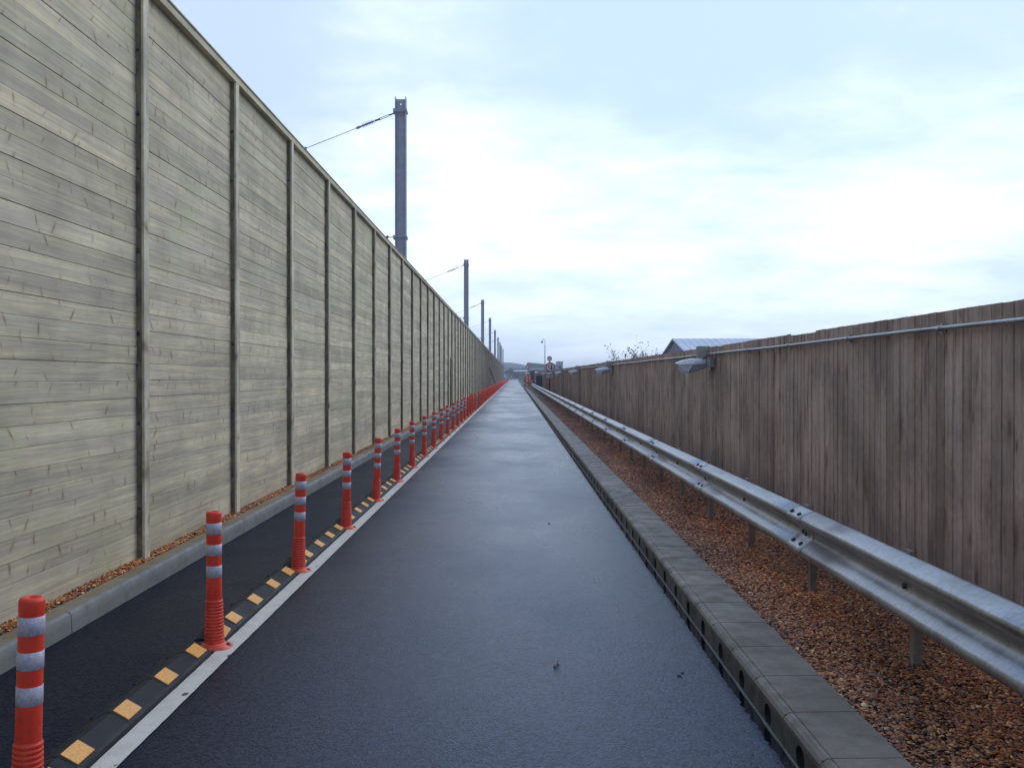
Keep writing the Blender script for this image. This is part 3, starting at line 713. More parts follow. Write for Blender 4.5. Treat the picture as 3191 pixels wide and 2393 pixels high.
# ------------------------------------------------------------------ guard rail
rail = thing('guard_rail', (1.855, 0, 0), 'galvanised corrugated crash barrier on posts in the brown gravel', 'crash barrier')
def wprof():
    raw = [(0.004, .655), (-.006, .652), (-.050, .632), (-.076, .618), (-.084, .606), (-.084, .590), (-.076, .577), (-.030, .545), (-.006, .528), (0, .515), (0, .487), (-.006, .474), (-.030, .457), (-.076, .425), (-.084, .412), (-.084, .392), (-.078, .378), (-.058, .366), (-.02, .352), (.004, .348)]
    return raw
def beam(y0, y1, out=0.0):
    mb = MB(); pr = wprof(); n = len(pr); ysb = np.linspace(y0, y1, 5); vs = []
    for yy in ysb:
        for (a, b) in pr: vs.append((1.855 + a - out, yy, b + g(yy)))
    for yy in ysb:
        for (a, b) in pr: vs.append((1.855 + a - out + .003, yy, b + g(yy)))
    q = len(ysb) * n; fs = []
    for j in range(len(ysb) - 1):
        for k in range(n - 1):
            f = (j * n + k, j * n + k + 1, (j + 1) * n + k + 1, (j + 1) * n + k); fs += [f, tuple(i + q for i in f[::-1])]
    for k in range(n - 1): fs += [(k, k + q, k + 1 + q, k + 1), ((len(ysb) - 1) * n + k, (len(ysb) - 1) * n + k + 1, (len(ysb) - 1) * n + k + 1 + q, (len(ysb) - 1) * n + k + q)]
    for j in range(len(ysb) - 1): fs += [(j * n, (j + 1) * n, (j + 1) * n + q, j * n + q), (j * n + n - 1, j * n + n - 1 + q, (j + 1) * n + n - 1 + q, (j + 1) * n + n - 1)]
    mb.add(vs, fs, 0, smooth=True); return mb
J0, JL = 5.77, 3.08; j = -2; k = 0
while True:
    y0 = J0 + JL * j
    if y0 > 98: break
    out = .0
    b_ = beam(y0, y0 + JL + .0, 0.0)
    # far end laps over the next section: a raised collar at the joint
    o = b_.build('rail_beam', M['galv'], rail); o.location = (-1.855, 0, 0)
    lp = beam(y0 + JL - .0005, y0 + JL + .27, .003).build('lap_end', M['galv'], o)
    if y0 < 60:
        bl = MB()
        for (a, zc, nx, nz) in ((-.060, .627, -.45, .9), (-.003, .535, 0, 0), (-.050, .442, -.5, .85)):
            for dy in ((.07, .22) if zc != .535 else (.10,)):
                yy = y0 + JL + dy; px = 1.855 + a - .007; pz = zc + g(yy)
                if zc == .535: bl.tube([(1.855 - .012, yy, .50 + g(yy)), (1.855 - .020, yy, .50 + g(yy))], .015, 8)
                else:
                    vv = Vector((nx, 0, nz)).normalized(); p0 = Vector((px, yy, pz)) - vv * .004; bl.tube([p0, p0 + vv * .013], .0145, 8)
                    if zc > .6: pass
        bl.build('bolt', M['bolt'], o)
    j += 1
yp = 5.96 - 1.54 * 4; Z = 0
while yp < 99:
    mb = MB(); z0 = g(yp); x = 1.888
    mb.box(x, x + .008, yp - .022, yp + .022, z0 - .1, z0 + .62); mb.box(x + .0085, x + .042, yp - .022, yp - .016, z0 - .1, z0 + .62); mb.box(x + .0085, x + .042, yp + .016, yp + .022, z0 - .1, z0 + .62)
    po = mb.build('post', M['galvpost'], rail); po.location = (-1.855, 0, 0)
    mb = MB(); mb.box(1.8625, x - .0005, yp - .035, yp + .035, z0 + .46, z0 + .670); mb.build('bracket', M['galvpost'], po)
    mb = MB(); mb.tube([(1.856, yp, z0 + .50), (1.845, yp, z0 + .50)], .014, 8); mb.build('bolt', M['bolt'], po)
    yp += 1.54

# ------------------------------------------------------------------ railway masts
MX = -3.8; MZ = [31.2, 73.5, 111.3, 145, 182, 216, 245, 269, 310]
GM = 'railway masts behind the timber wall'
ML = ['nearest steel railway mast, tall above the wall with its insulated wire', 'second steel railway mast behind the timber wall', 'third steel railway mast behind the timber wall', 'fourth steel railway mast behind the timber wall', 'fifth railway mast, thin above the far wall', 'sixth railway mast, thin above the far wall', 'seventh railway mast near the end of the wall', 'eighth railway mast at the end of the wall', 'farthest hazy railway mast past the wall end']
mast = thing('railway_mast', (MX, MZ[0], 0), ML[0], 'mast', GM)
W2 = .183; TOP = 10.86
mb = MB(); mb.box(-W2, -W2 + .022, -.15, .15, 0, TOP); mb.box(W2 - .022, W2, -.15, .15, 0, TOP)
zz = TOP - .08; hz_ = TOP - .2
mb.box(-W2 + .0225, W2 - .0225, -.009, .009, 0, hz_ - .04); mb.box(-W2 + .0225, -.02, -.009, .009, hz_ - .039, hz_ + .0); mb.box(.02, W2 - .0225, -.009, .009, hz_ - .039, hz_); mb.box(-W2 + .0225, W2 - .0225, -.009, .009, hz_ + .001, TOP - .05)
mb.build('column', M['mast'], mast)
for zc in (10.43, 6.22):
    mb = MB()
    for q in ((-.06, .0), (.0, .06)) if zc > 8 else ((-.03, .01),):
        mb.box(-W2 - .02, W2 + .02, -.175, -.152, zc + q[0], zc + q[0] + .035); mb.box(-W2 - .02, W2 + .02, .152, .175, zc + q[0], zc + q[0] + .035)
    mb.box(-W2 - .06, -W2 - .005, -.17, .17, zc - .09, zc + .03); mb.box(W2 + .003, W2 + .04, -.17, .17, zc - .09, zc + .0)
    mb.build('collar', M['mast'], mast)
def seg(p, q, f): return tuple(p[i] + (q[i] - p[i]) * f for i in range(3))
A = (-W2 - .05, 0, 10.34); Bp = (-3.2, 0, 9.17); E = (-13.0, 0, 9.17 - 3.9)
mb = MB(); mb.tube([seg(A, Bp, .42), Bp], .011, 5); mb.tube([Bp, (-9, 0, 7.4), E], .011, 5); wr = mb.build('span_wire', M['fitting'], mast)
mb = MB(); mb.lathe([(0, -.06), (.05, -.03), (.05, .03), (0, .06)], Bp, 8); mb.tube([Bp, (Bp[0] - .02, 0, Bp[2] - .22)], .02, 5); mb.build('wire_clamp', M['fitting'], mast)
mb = MB(); mb.tube([A, seg(A, Bp, .06)], .025, 6)
p, q = seg(A, Bp, .06), seg(A, Bp, .17); mb.tube([(p[0], p[1], p[2] + .025), (q[0], q[1], q[2] + .025)], .012, 5); mb.tube([(p[0], p[1], p[2] - .03), (q[0], q[1], q[2] - .03)], .012, 5); mb.tube([seg(A, Bp, .155), seg(A, Bp, .22)], .03, 6); mb.build('turnbuckle', M['fitting'], mast)
pts = []; rs = []
for i in range(8):
    f = .225 + .0175 * i
    for (df, r) in ((0, .028), (.004, .085), (.006, .085), (.009, .028)): pts.append(seg(A, Bp, f + df)); rs.append(r)
pts += [seg(A, Bp, .375), seg(A, Bp, .39), seg(A, Bp, .42), seg(A, Bp, .43)]; rs += [.03, .045, .04, .01]
mb = MB(); mb.tube(pts, rs, 10); mb.build('insulator', M['mast'], mast)
A2 = (-W2 - .05, 0, 6.20); E2 = (-9.0, 0, 6.45); pts = []; rs = []
for i in range(4):
    f = .02 + .02 * i
    for (df, r) in ((0, .02), (.004, .05), (.008, .05), (.012, .02)): pts.append(seg(A2, E2, f + df)); rs.append(r)
mb = MB(); mb.tube([A2, E2], .014, 5); mb.tube(pts, rs, 8); mb.build('registration_arm', M['fitting'], mast)
for i, z_ in enumerate(MZ):
    o = mast if i == 0 else copy_tree(mast); o.location = (MX, z_, 0 if z_ < 300 else .3); o['label'] = ML[i]

# ------------------------------------------------------------------ traffic signs
def text_mesh(s, size, mat, parent, name, loc, depth=.001, ls=1.0):
    cu = bpy.data.curves.new(name, 'FONT'); cu.body = s; cu.size = size; cu.align_x = 'CENTER'; cu.align_y = 'CENTER'; cu.extrude = depth; cu.space_line = ls
    tmp = bpy.data.objects.new(name, cu); C.objects.link(tmp); bpy.context.view_layer.update()
    me = bpy.data.meshes.new_from_object(tmp.evaluated_get(bpy.context.evaluated_depsgraph_get())); bpy.data.objects.remove(tmp)
    me.materials.clear(); me.materials.append(mat); me.transform(Matrix.Rotation(R(90), 4, 'X'))
    o = bpy.data.objects.new(name, me); C.objects.link(o); o.parent = parent; o.location = loc; return o
def disc(mb, cx, y0, cz, r, th, n=32, mat=0):
    mb.extrude([(cx + r * math.cos(2 * math.pi * k / n), cz + r * math.sin(2 * math.pi * k / n)) for k in range(n)], 'y', y0, y0 + th, mat)
def ring(mb, cx, y, cz, r0, r1, th, n=32, mat=0):
    vs = []
    for yy in (y, y + th):
        for r in (r0, r1): vs += [(cx + r * math.cos(2 * math.pi * k / n), yy, cz + r * math.sin(2 * math.pi * k / n)) for k in range(n)]
    fs = []
    for k in range(n):
        k2 = (k + 1) % n; fs += [(k, k2, n + k2, n + k), (2 * n + k, 3 * n + k, 3 * n + k2, 2 * n + k2), (n + k, n + k2, 3 * n + k2, 3 * n + k), (k, 2 * n + k, 2 * n + k2, k2)]
    mb.add(vs, fs, mat)
def arrow(mb, cx, y, z0, z1, w, hw, hl, th=.002, mat=0):   # from z0 (tail) to z1 (tip)
    s_ = 1 if z1 > z0 else -1; zh = z1 - s_ * hl
    pl_ = [(cx - w, z0), (cx + w, z0), (cx + w, zh), (cx + hw, zh), (cx, z1), (cx - hw, zh), (cx - w, zh)]
    mb.extrude(pl_, 'y', y, y + th, mat)
SY = 58.0
sg = thing('road_sign', (2.20, SY, g(SY) + .1), 'round priority sign with small round sign above and text plate below', 'traffic sign')
zc = 2.16 - g(SY) - .1
mb = MB(); mb.tube([(0, .04, 0), (0, .04, zc + .68)], .038, 12); mb.build('sign_pole', M['fitting'], sg)
mb = MB(); disc(mb, .03, 0, zc, .305, .006); mb.box(-.20, .26, -.0, .012, zc - .35, zc - .27); mb.build('sign_plate', M['red'], sg)
mb = MB(); disc(mb, .03, -.004, zc, .228, .0035); sf = mb.build('sign_face', M['signface'], sg)
mb = MB(); arrow(mb, .11, -.0075, zc + .17, zc - .19, .036, .11, .14); mb.build('black_arrow', M['black'], sf)
mb = MB(); arrow(mb, -.06, -.0075, zc - .12, zc + .16, .026, .06, .10); mb.build('red_arrow', M['red'], sf)
mb = MB(); disc(mb, -.01, 0, zc + .53, .155, .006); sm = mb.build('small_sign_plate', M['red'], sg)
mb = MB(); disc(mb, -.01, -.004, zc + .53, .115, .0035); mb.build('small_sign_face', M['signface'], sm)
text_mesh('5', .17, M['black'], sm, 'small_sign_number', (-.01, -.006, zc + .53))
mb = MB(); mb.box(-.21, .19, 0, .006, zc - .68, zc - .37); tp = mb.build('text_plate', M['signface'], sg)
text_mesh('Give way to\noncoming\nvehicles', .085, M['black'], tp, 'plate_text', (-.01, -.003, zc - .52))
s2 = thing('road_sign', (1.70, 116, g(116)), 'far round red edged sign beyond the worker in orange', 'traffic sign')
mb = MB(); mb.tube([(0, .04, 0), (0, .04, 2.8)], .038, 8); mb.build('sign_pole', M['fitting'], s2)
mb = MB(); disc(mb, 0, 0, 2.52, .30, .006); mb.build('sign_plate', M['red'], s2)
mb = MB(); disc(mb, 0, -.004, 2.52, .23, .0035); f2 = mb.build('sign_face', M['signface'], s2)
mb = MB(); arrow(mb, .07, -.0075, 2.52 + .14, 2.52 - .16, .024, .08, .1); mb.build('black_arrow', M['black'], f2)

# leaning pole by the far wall
mb = MB(); mb.tube([(-2.05, 110, g(110) + .02), (-2.79, 104, 2.60)], .055, 8); o = mb.build('leaning_pole', M['fitting']); tag(o, 'dark pole leaning against the timber wall behind the far bollards', 'pole')

# camera column
cc = thing('camera_column', (5.15, 157, g(157)), 'tall slim pole with hooked top carrying a dark dome camera', 'camera pole')
H0 = 7.0
mb = MB(); mb.tube([(0, 0, 0), (0, 0, H0 - .4)], [.11, .075], 10); mb.build('column', M['mast'], cc)
mb = MB(); arc = [(0, 0, H0 - .42)] + [(-.24 + .24 * math.cos(a), 0, H0 + .28 + .26 * math.sin(a)) for a in np.linspace(0, math.pi * 1.05, 10)]; mb.tube(arc, .045, 8); mb.build('swan_neck', M['white'], cc)
mb = MB(); mb.lathe([(0, -.16), (.12, -.12), (.17, 0), (.13, .13), (.05, .18)], (-.49, 0, H0 + .05), 12); mb.build('dome_camera', M['black'], cc)

# ------------------------------------------------------------------ worker in orange at the far end
M['hivis'] = simple('hi_vis_orange', (.78, .085, .03), .7, 0, .12, 12)
M['skin'] = simple('skin', (.45, .27, .20), .6, 0, .05)
M['tape'] = simple('silver_tape', (.6, .6, .6), .4)
def skin_obj(name, verts, edges, radii, mat, parent, lvl=1):
    me = bpy.data.meshes.new(name); me.from_pydata(verts, edges, []); o = bpy.data.objects.new(name, me); C.objects.link(o)
    sk = o.modifiers.new('s', 'SKIN'); ss = o.modifiers.new('u', 'SUBSURF'); ss.levels = lvl; ss.render_levels = lvl
    for i, r in enumerate(radii):
        rr = r if hasattr(r, '__len__') else (r, r); me.skin_vertices[0].data[i].radius = rr
    me.skin_vertices[0].data[0].use_root = True
    bpy.context.view_layer.update()
    m2 = bpy.data.meshes.new_from_object(o.evaluated_get(bpy.context.evaluated_depsgraph_get())); bpy.data.objects.remove(o)
    m2.materials.clear(); m2.materials.append(mat); m2.polygons.foreach_set('use_smooth', [True] * len(m2.polygons))
    o = bpy.data.objects.new(name, m2); C.objects.link(o); o.parent = parent; return o
def person(loc, rz, label):
    W = thing('person', loc, label, 'person', rz=rz)
    V = [(0, 0, .95), (0, .0, 1.15), (0, .01, 1.36), (0, .0, 1.50), (0, -.02, 1.60), (0, -.025, 1.70),
         (.20, 0, 1.42), (.27, -.03, 1.14), (.24, -.24, 1.04), (.23, -.33, 1.02), (-.20, 0, 1.42), (-.27, .0, 1.14), (-.26, -.12, .90), (-.26, -.15, .82),
         (.10, 0, .88), (.12, -.03, .50), (.13, 0, .10), (.13, -.12, .04), (-.10, 0, .88), (-.12, .02, .50), (-.14, .06, .10), (-.14, -.06, .04)]
    E_ = [(0, 1), (1, 2), (2, 3), (3, 4), (4, 5), (2, 6), (6, 7), (7, 8), (8, 9), (2, 10), (10, 11), (11, 12), (12, 13), (0, 14), (14, 15), (15, 16), (16, 17), (0, 18), (18, 19), (19, 20), (20, 21)]
    Rr = [(.15, .11), (.15, .11), (.17, .12), (.06, .06), (.085, .10), (.075, .09), (.07, .07), (.05, .05), (.04, .04), (.035, .03), (.07, .07), (.05, .05), (.04, .04), (.035, .03), (.095, .095), (.065, .065), (.05, .05), (.045, .04), (.095, .095), (.065, .065), (.05, .05), (.045, .04)]
    b = skin_obj('body', V, E_, Rr, M['skin'], W)
    for sx, hx, hy, hz2 in ((1, .23, -.33, 1.02), (-1, -.26, -.15, .82)):       # five fingers on each hand
        for f in range(4):
            skin_obj('finger', [(hx + (f - 1.5) * .02, hy - .02, hz2), (hx + (f - 1.5) * .021, hy - .065, hz2 - .012), (hx + (f - 1.5) * .021, hy - .09 - .006 * (f in (1, 2)), hz2 - .04)], [(0, 1), (1, 2)], [.010, .009, .008], M['skin'], b, 1)
        skin_obj('thumb', [(hx - sx * .03, hy + .01, hz2), (hx - sx * .055, hy - .03, hz2 - .01), (hx - sx * .05, hy - .055, hz2 - .02)], [(0, 1), (1, 2)], [.011, .010, .009], M['skin'], b, 1)
    skin_obj('jacket', [(0, 0, .86), (0, 0, 1.15), (0, .01, 1.37), (0, 0, 1.47), (.21, 0, 1.42), (.275, -.03, 1.14), (.245, -.22, 1.045), (-.21, 0, 1.42), (-.275, .0, 1.14), (-.265, -.11, .92)],
             [(0, 1), (1, 2), (2, 3), (2, 4), (4, 5), (5, 6), (2, 7), (7, 8), (8, 9)], [(.20, .155), (.19, .15), (.205, .155), (.10, .10), .095, .072, .06, .095, .072, .06], M['hivis'], W)
    skin_obj('trousers', [(0, 0, .93), (.10, 0, .86), (.12, -.03, .50), (.13, 0, .12), (-.10, 0, .86), (-.12, .02, .50), (-.14, .06, .12)], [(0, 1), (1, 2), (2, 3), (0, 4), (4, 5), (5, 6)], [(.17, .14), .12, .088, .078, .12, .088, .078], M['hivis'], W)
    skin_obj('boot', [(.13, .01, .11), (.13, -.02, .05), (.13, -.15, .04)], [(0, 1), (1, 2)], [.06, .058, .045], M['black'], W)
    skin_obj('boot', [(-.14, .07, .11), (-.14, .04, .05), (-.14, -.09, .04)], [(0, 1), (1, 2)], [.06, .058, .045], M['black'], W)
    mb = MB(); mb.lathe([(.0, .14), (.06, .13), (.105, .085), (.122, .02), (.150, .0), (.150, -.008), (.12, -.008)], (0, -.025, 1.70), 18, sy=1.15); mb.build('helmet', M['white'], W)
    for zc2, rx in ((1.02, .205), (1.22, .205)):
        mb = MB(); mb.lathe([(rx, -.025), (rx + .006, 0), (rx, .025)], (0, 0, zc2), 20, sy=.78); mb.build('reflective_tape', M['tape'], W)
    for sx, yy in ((.125, -.02), (-.13, .035)):
        mb = MB(); mb.lathe([(.09, -.025), (.095, 0), (.09, .025)], (sx, yy, .42), 14); mb.build('reflective_tape', M['tape'], W)
    mb = MB()
    for sx in (-.03, .03): mb.lathe([(0, .012), (.012, 0), (0, -.012)], (sx, -.125, 1.665), 8)
    mb.build('eye', M['black'], b)
    mb = MB(); mb.tube([(0, -.115, 1.665), (0, -.148, 1.625), (0, -.12, 1.615)], [.008, .016, .006], 6); mb.build('nose', M['skin'], b)
    mb = MB(); mb.box(-.025, .025, -.124, -.112, 1.583, 1.590); mb.build('mouth', M['red'], b)
    return W
person((1.43, 113, g(113)), R(70), 'person in orange work clothes and white helmet standing beside the kerb')
person((1.78, 117, g(117)), R(200), 'second person in orange, mostly behind the other worker and the barrier')

# red and white barrier boards by the rail end
def barrier(loc, rz, label):
    B = thing('safety_barrier', loc, label, 'barrier', 'red and white barriers at the rail end', rz)
    for zz in (.86, .42):
        mb = MB(); x = -.75
        for i in range(6): mb.box(x + .002, x + .248, -.02, .02, zz - .08, zz + .08, i % 2); x += .25
        mb.build('barrier_board', [M['red'], M['white']], B)
    for sx in (-.6, .6):
        mb = MB(); mb.box(sx - .025, sx + .025, .0205, .06, .02, 1.0); mb.box(sx - .03, sx + .03, -.25, .25, 0, .05); mb.build('leg', M['orange'], B)
    return B
barrier((1.60, 97, g(97)), R(80), 'red and white barrier along the near end of the crash barrier')
barrier((1.72, 100.5, g(100.5)), R(10), 'red and white barrier across the end of the crash barrier')

# cabinets by the fence
M['navy'] = simple('navy_paint', (.030, .035, .095), .5, 0, .1, 5)
M['slate'] = simple('slate_cabin', (.045, .055, .075), .5, 0, .15, 4)
M['blue'] = simple('blue_panel', (.04, .10, .20), .5)
cb = thing('utility_cabinet', (2.12, 80, g(80) + .1), 'dark blue cabinet standing against the far brown fence', 'cabinet')
mb = MB(); mb.box(-.25, .25, 0, .8, 0, 1.35); mb.build('cabinet_body', M['navy'], cb)
mb = MB(); mb.extrude([(-.28, 1.351), (.28, 1.351), (.22, 1.50), (-.22, 1.50)], 'y', -.04, .84); mb.build('cabinet_roof', M['signgrey'], cb)
mb = MB(); mb.box(.06, .16, -.012, -.001, .1, 1.3); dd = mb.build('door_panel', M['blue'], cb); mb = MB(); mb.box(.02, .04, -.03, -.001, .7, .8); mb.build('handle', M['bolt'], cb)
cb = thing('portable_cabin', (2.20, 119, g(119)), 'dark slate cabin behind the workers at the fence end', 'cabin')
mb = MB(); mb.box(-.35, .42, 0, 2.2, 0, 1.95); mb.build('cabin_wall', M['slate'], cb); mb = MB(); mb.extrude([(-.40, 1.951), (.47, 1.951), (.40, 2.05), (-.33, 2.05)], 'y', -.05, 2.25); mb.build('roof', M['slate'], cb)
mb = MB(); mb.box(-.2, .25, -.015, -.001, .1, 1.8); mb.build('door', M['navy'], cb)

# ------------------------------------------------------------------ far buildings, vehicles and hedge
M['farwall'] = simple('pale_cladding', (.46, .48, .50), .6, 0, .06, .3)
M['farroof'] = simple('grey_green_roof', (.16, .20, .20), .6, 0, .1, .3)
M['brownwall'] = simple('brown_brick', (.16, .13, .125), .8, 0, .15, .6)
M['lightroof'] = simple('pale_metal_roof', (.58, .63, .70), .5, 0, .08, .5)
M['gableclad'] = simple('grey_gable_cladding', (.16, .165, .19), .6, 0, .1, .6)
M['pane'] = simple('dark_window', (.03, .035, .045), .15)
M['doorgrey'] = simple('grey_door', (.2, .21, .23), .5)
def windows(b, xs, y, z, w_, h_):
    for x in xs:
        mb = MB(); mb.box(x, x + w_, y - .10, y - .002, z, z + h_); f = mb.build('window', M['doorgrey'], b)
        mb = MB(); mb.box(x + .08, x + w_ - .08, y - .13, y - .101, z + .08, z + h_ - .08); mb.build('pane', M['pane'], f)
# arched warehouse (ahead, over the end of the lane)
b = thing('warehouse', (0, 420, 1.0), 'wide pale warehouse with low arched roof beyond the end of the lane', 'building')
mb = MB(); mb.box(-14, 6, 0, 30, 0, 4.9); mb.build('wall', M['farwall'], b)
n = 12; outline = [(-14.6, 4.91)] + [(-14.6 + 21.2 * i / n, 4.95 + 2.7 * math.sin(math.pi * (.12 + .76 * i / n)) - .3) for i in range(n + 1)] + [(6.6, 4.91)]
mb = MB(); mb.extrude(outline, 'y', -.5, 30.5); mb.build('roof', M['lightroof'], b); windows(b, [-12, -8, -4, 0, 3.2], 0, 1.2, 2.0, 1.8)
b = thing('warehouse', (5.0, 330, 1.0), 'low brown building under a broad sloping grey green roof', 'building')
mb = MB(); mb.box(1.9, 9, 0, 18, 0, 3.2); mb.build('wall', M['brownwall'], b)
mb = MB(); mb.box(-.6, 9.6, -.6, 18, 3.21, 4.3); mb.build('fascia', M['farwall'], b)
mb = MB(); mb.extrude([(-1.0, 4.31), (10.2, 4.31), (10.2, 4.9), (1.5, 5.7), (-.3, 5.9)], 'y', -1, 19); mb.build('roof', M['farroof'], b); windows(b, [2.6, 5.0, 7.2], 0, 1.0, 1.2, 1.2)
b = thing('flat_roof_building', (9.8, 200, .56), 'small grey box building right of the round priority sign', 'building')
mb = MB(); mb.box(-.6, .62, 0, 5, 0, 4.3); mb.build('wall', M['farwall'], b); mb = MB(); mb.box(-.7, .72, -.1, 5.1, 4.301, 4.42); mb.build('parapet', M['gableclad'], b)
mb = MB(); mb.box(-2.2, -.601, .5, 5, 0, 3.9); mb.build('side_wing', M['farwall'], b); mb = MB(); mb.box(.621, 2.1, 1, 5, 0, 2.5); mb.box(.6211, 2.3, .8, 5.2, 2.501, 2.62); mb.build('lean_to', M['gableclad'], b)
windows(b, [-.3], 0, 2.9, .6, .7)
def canopy(x0, x1, y, z, label):
    b = thing('canopy', ((x0 + x1) / 2, y, g(y)), label, 'canopy', 'white flat canopies at the lane end'); w_ = (x1 - x0) / 2
    mb = MB(); mb.extrude([(-.8, z - .34), (-.7, z - .34), (0, z - .22), (4, z - .22), (4, z), (.0, z), (-.8, z - .30)], 'x', -w_, w_); mb.box(-w_ + .2, w_ - .2, .2, 3.8, z - .30, z - .221); mb.build('roof', M['white'], b)  # front edge slanted to catch the sky and read bright
    for x in (-w_ + .3, w_ - .3):
        for yy in (.3, 3.7): mb = MB(); mb.box(x - .06, x + .06, yy - .06, yy + .06, 0, z - .301); mb.build('post', M['doorgrey'], b)
canopy(-.3, 4.1, 280, 2.95, 'long white flat canopy over the end of the lane'); canopy(3.6, 5.7, 225, 2.3, 'short white flat canopy left of the round priority sign')
# barn behind the fence
b = thing('barn', (12.1, 70, .2), 'barn with pale metal roof showing over the brown fence', 'building')
mb = MB(); mb.box(0, 26, -7, 7, 0, 2.62); mb.build('wall', M['gableclad'], b)
mb = MB(); mb.add([(0, -7, 2.621), (0, 7, 2.621), (0, 0, 4.10), (.25, -7, 2.621), (.25, 7, 2.621), (.25, 0, 4.10)], [(0, 1, 2), (3, 5, 4), (0, 3, 4, 1), (1, 4, 5, 2), (0, 2, 5, 3)]); mb.build('gable', M['gableclad'], b)
mb = MB(); mb.add([(-.25, -7.3, 2.60), (26.3, -7.3, 2.60), (26.3, 0, 4.16), (-.25, 0, 4.16), (-.25, -7.3, 2.68), (26.3, -7.3, 2.68), (26.3, 0, 4.24), (-.25, 0, 4.24), (-.25, 7.3, 2.60), (26.3, 7.3, 2.60), (-.25, 7.3, 2.68), (26.3, 7.3, 2.68)],
                  [(4, 5, 6, 7), (0, 3, 2, 1), (0, 1, 5, 4), (0, 4, 7, 3), (1, 2, 6, 5), (7, 6, 11, 10), (3, 8, 9, 2), (8, 10, 11, 9), (3, 7, 10, 8), (2, 9, 11, 6)])
for i in range(52): x = -.2 + i * .51; mb.add([(x, -7.3, 2.685), (x + .04, -7.3, 2.71), (x + .08, -7.3, 2.685), (x, 0, 4.245), (x + .04, 0, 4.27), (x + .08, 0, 4.245)], [(0, 1, 4, 3), (1, 2, 5, 4)])
mb.build('roof', M['lightroof'], b)
# vehicles parked at the lane end
def vehicle(name, loc, rz, body, label, cat, van):
    V = thing(name, loc, label, cat, rz=rz)
    side = [(-2.3, .35), (-2.35, .75), (-2.1, 1.0), (-1.35, 1.12), (-.75, 1.9 if van else 1.45), (2.2, 1.95 if van else 1.40) if van else (1.0, 1.47), (2.3, 1.0), (2.3, .35)]
    if not van: side = [(-2.2, .3), (-2.25, .65), (-2.0, .85), (-1.1, .95), (-.5, 1.42), (.9, 1.45), (1.6, 1.0), (2.15, .92), (2.2, .3)]
    mb = MB(); n = len(side); vs = []
    for (x, s_) in ((-.88, 0), (-.80, 1), (.80, 1), (.88, 0)):
        for (yy, zz) in side: vs.append((x if zz < 1.0 or s_ else x * .97, yy * (1 if s_ else .985), zz if s_ else (zz - .03 if zz > .5 else zz + .02)))
    fs = [(j * n + k, j * n + (k + 1) % n, (j + 1) * n + (k + 1) % n, (j + 1) * n + k) for j in range(3) for k in range(n)] + [tuple(range(n)), tuple(range(3 * n, 4 * n))]
    mb.add(vs, fs); mb.build('body', body, V)
    zt = 1.84 if van else 1.38; mb = MB(); mb.add([(-.72, -1.33, 1.17 if van else .98), (.72, -1.33, 1.17 if van else .98), (.66, -.83, zt), (-.66, -.83, zt)] if van else [(-.70, -1.10, .99), (.70, -1.10, .99), (.62, -.56, 1.40), (-.62, -.56, 1.40)], [(0, 1, 2, 3)]); mb.v = [(x, y - .03, z) for x, y, z in mb.v]; mb.build('windscreen', M['pane'], V)
    for sx in (-.60, .60):
        mb = MB(); mb.box(sx - .14, sx + .14, -2.37 if van else -2.27, -2.25 if van else -2.15, .62, .78); mb.build('headlight', M['white'], V)
    for sx in (-.82, .82):
        for yy in (-1.45, 1.4):
            mb = MB(); mb.tube([(sx - .1, yy, .33), (sx + .1, yy, .33)], .33, 14); wh = mb.build('wheel', M['black'], V); mb = MB(); mb.tube([(sx - .11, yy, .33), (sx + .11, yy, .33)], .19, 10); mb.build('rim', M['signgrey'], wh)
M['carwhite'] = simple('white_car_paint', (.7, .74, .76), .3, 0, .03, coat=.5); M['teal'] = simple('teal_car_paint', (.10, .30, .36), .3, 0, .03, coat=.5); M['cargrey'] = simple('grey_car_paint', (.12, .13, .16), .3, .3, .03, coat=.5)
vehicle('parked_car', (-1.9, 300, g(300)), R(8), M['teal'], 'teal car facing the camera at the left end of the lane', 'car', False)
vehicle('parked_van', (2.6, 290, g(290)), R(-5), M['cargrey'], 'grey van under the long white canopy at the lane end', 'van', True)
vehicle('parked_van', (-2.9, 345, g(345)), R(4), M['carwhite'], 'white van beyond the teal car at the end of the timber wall', 'van', True)

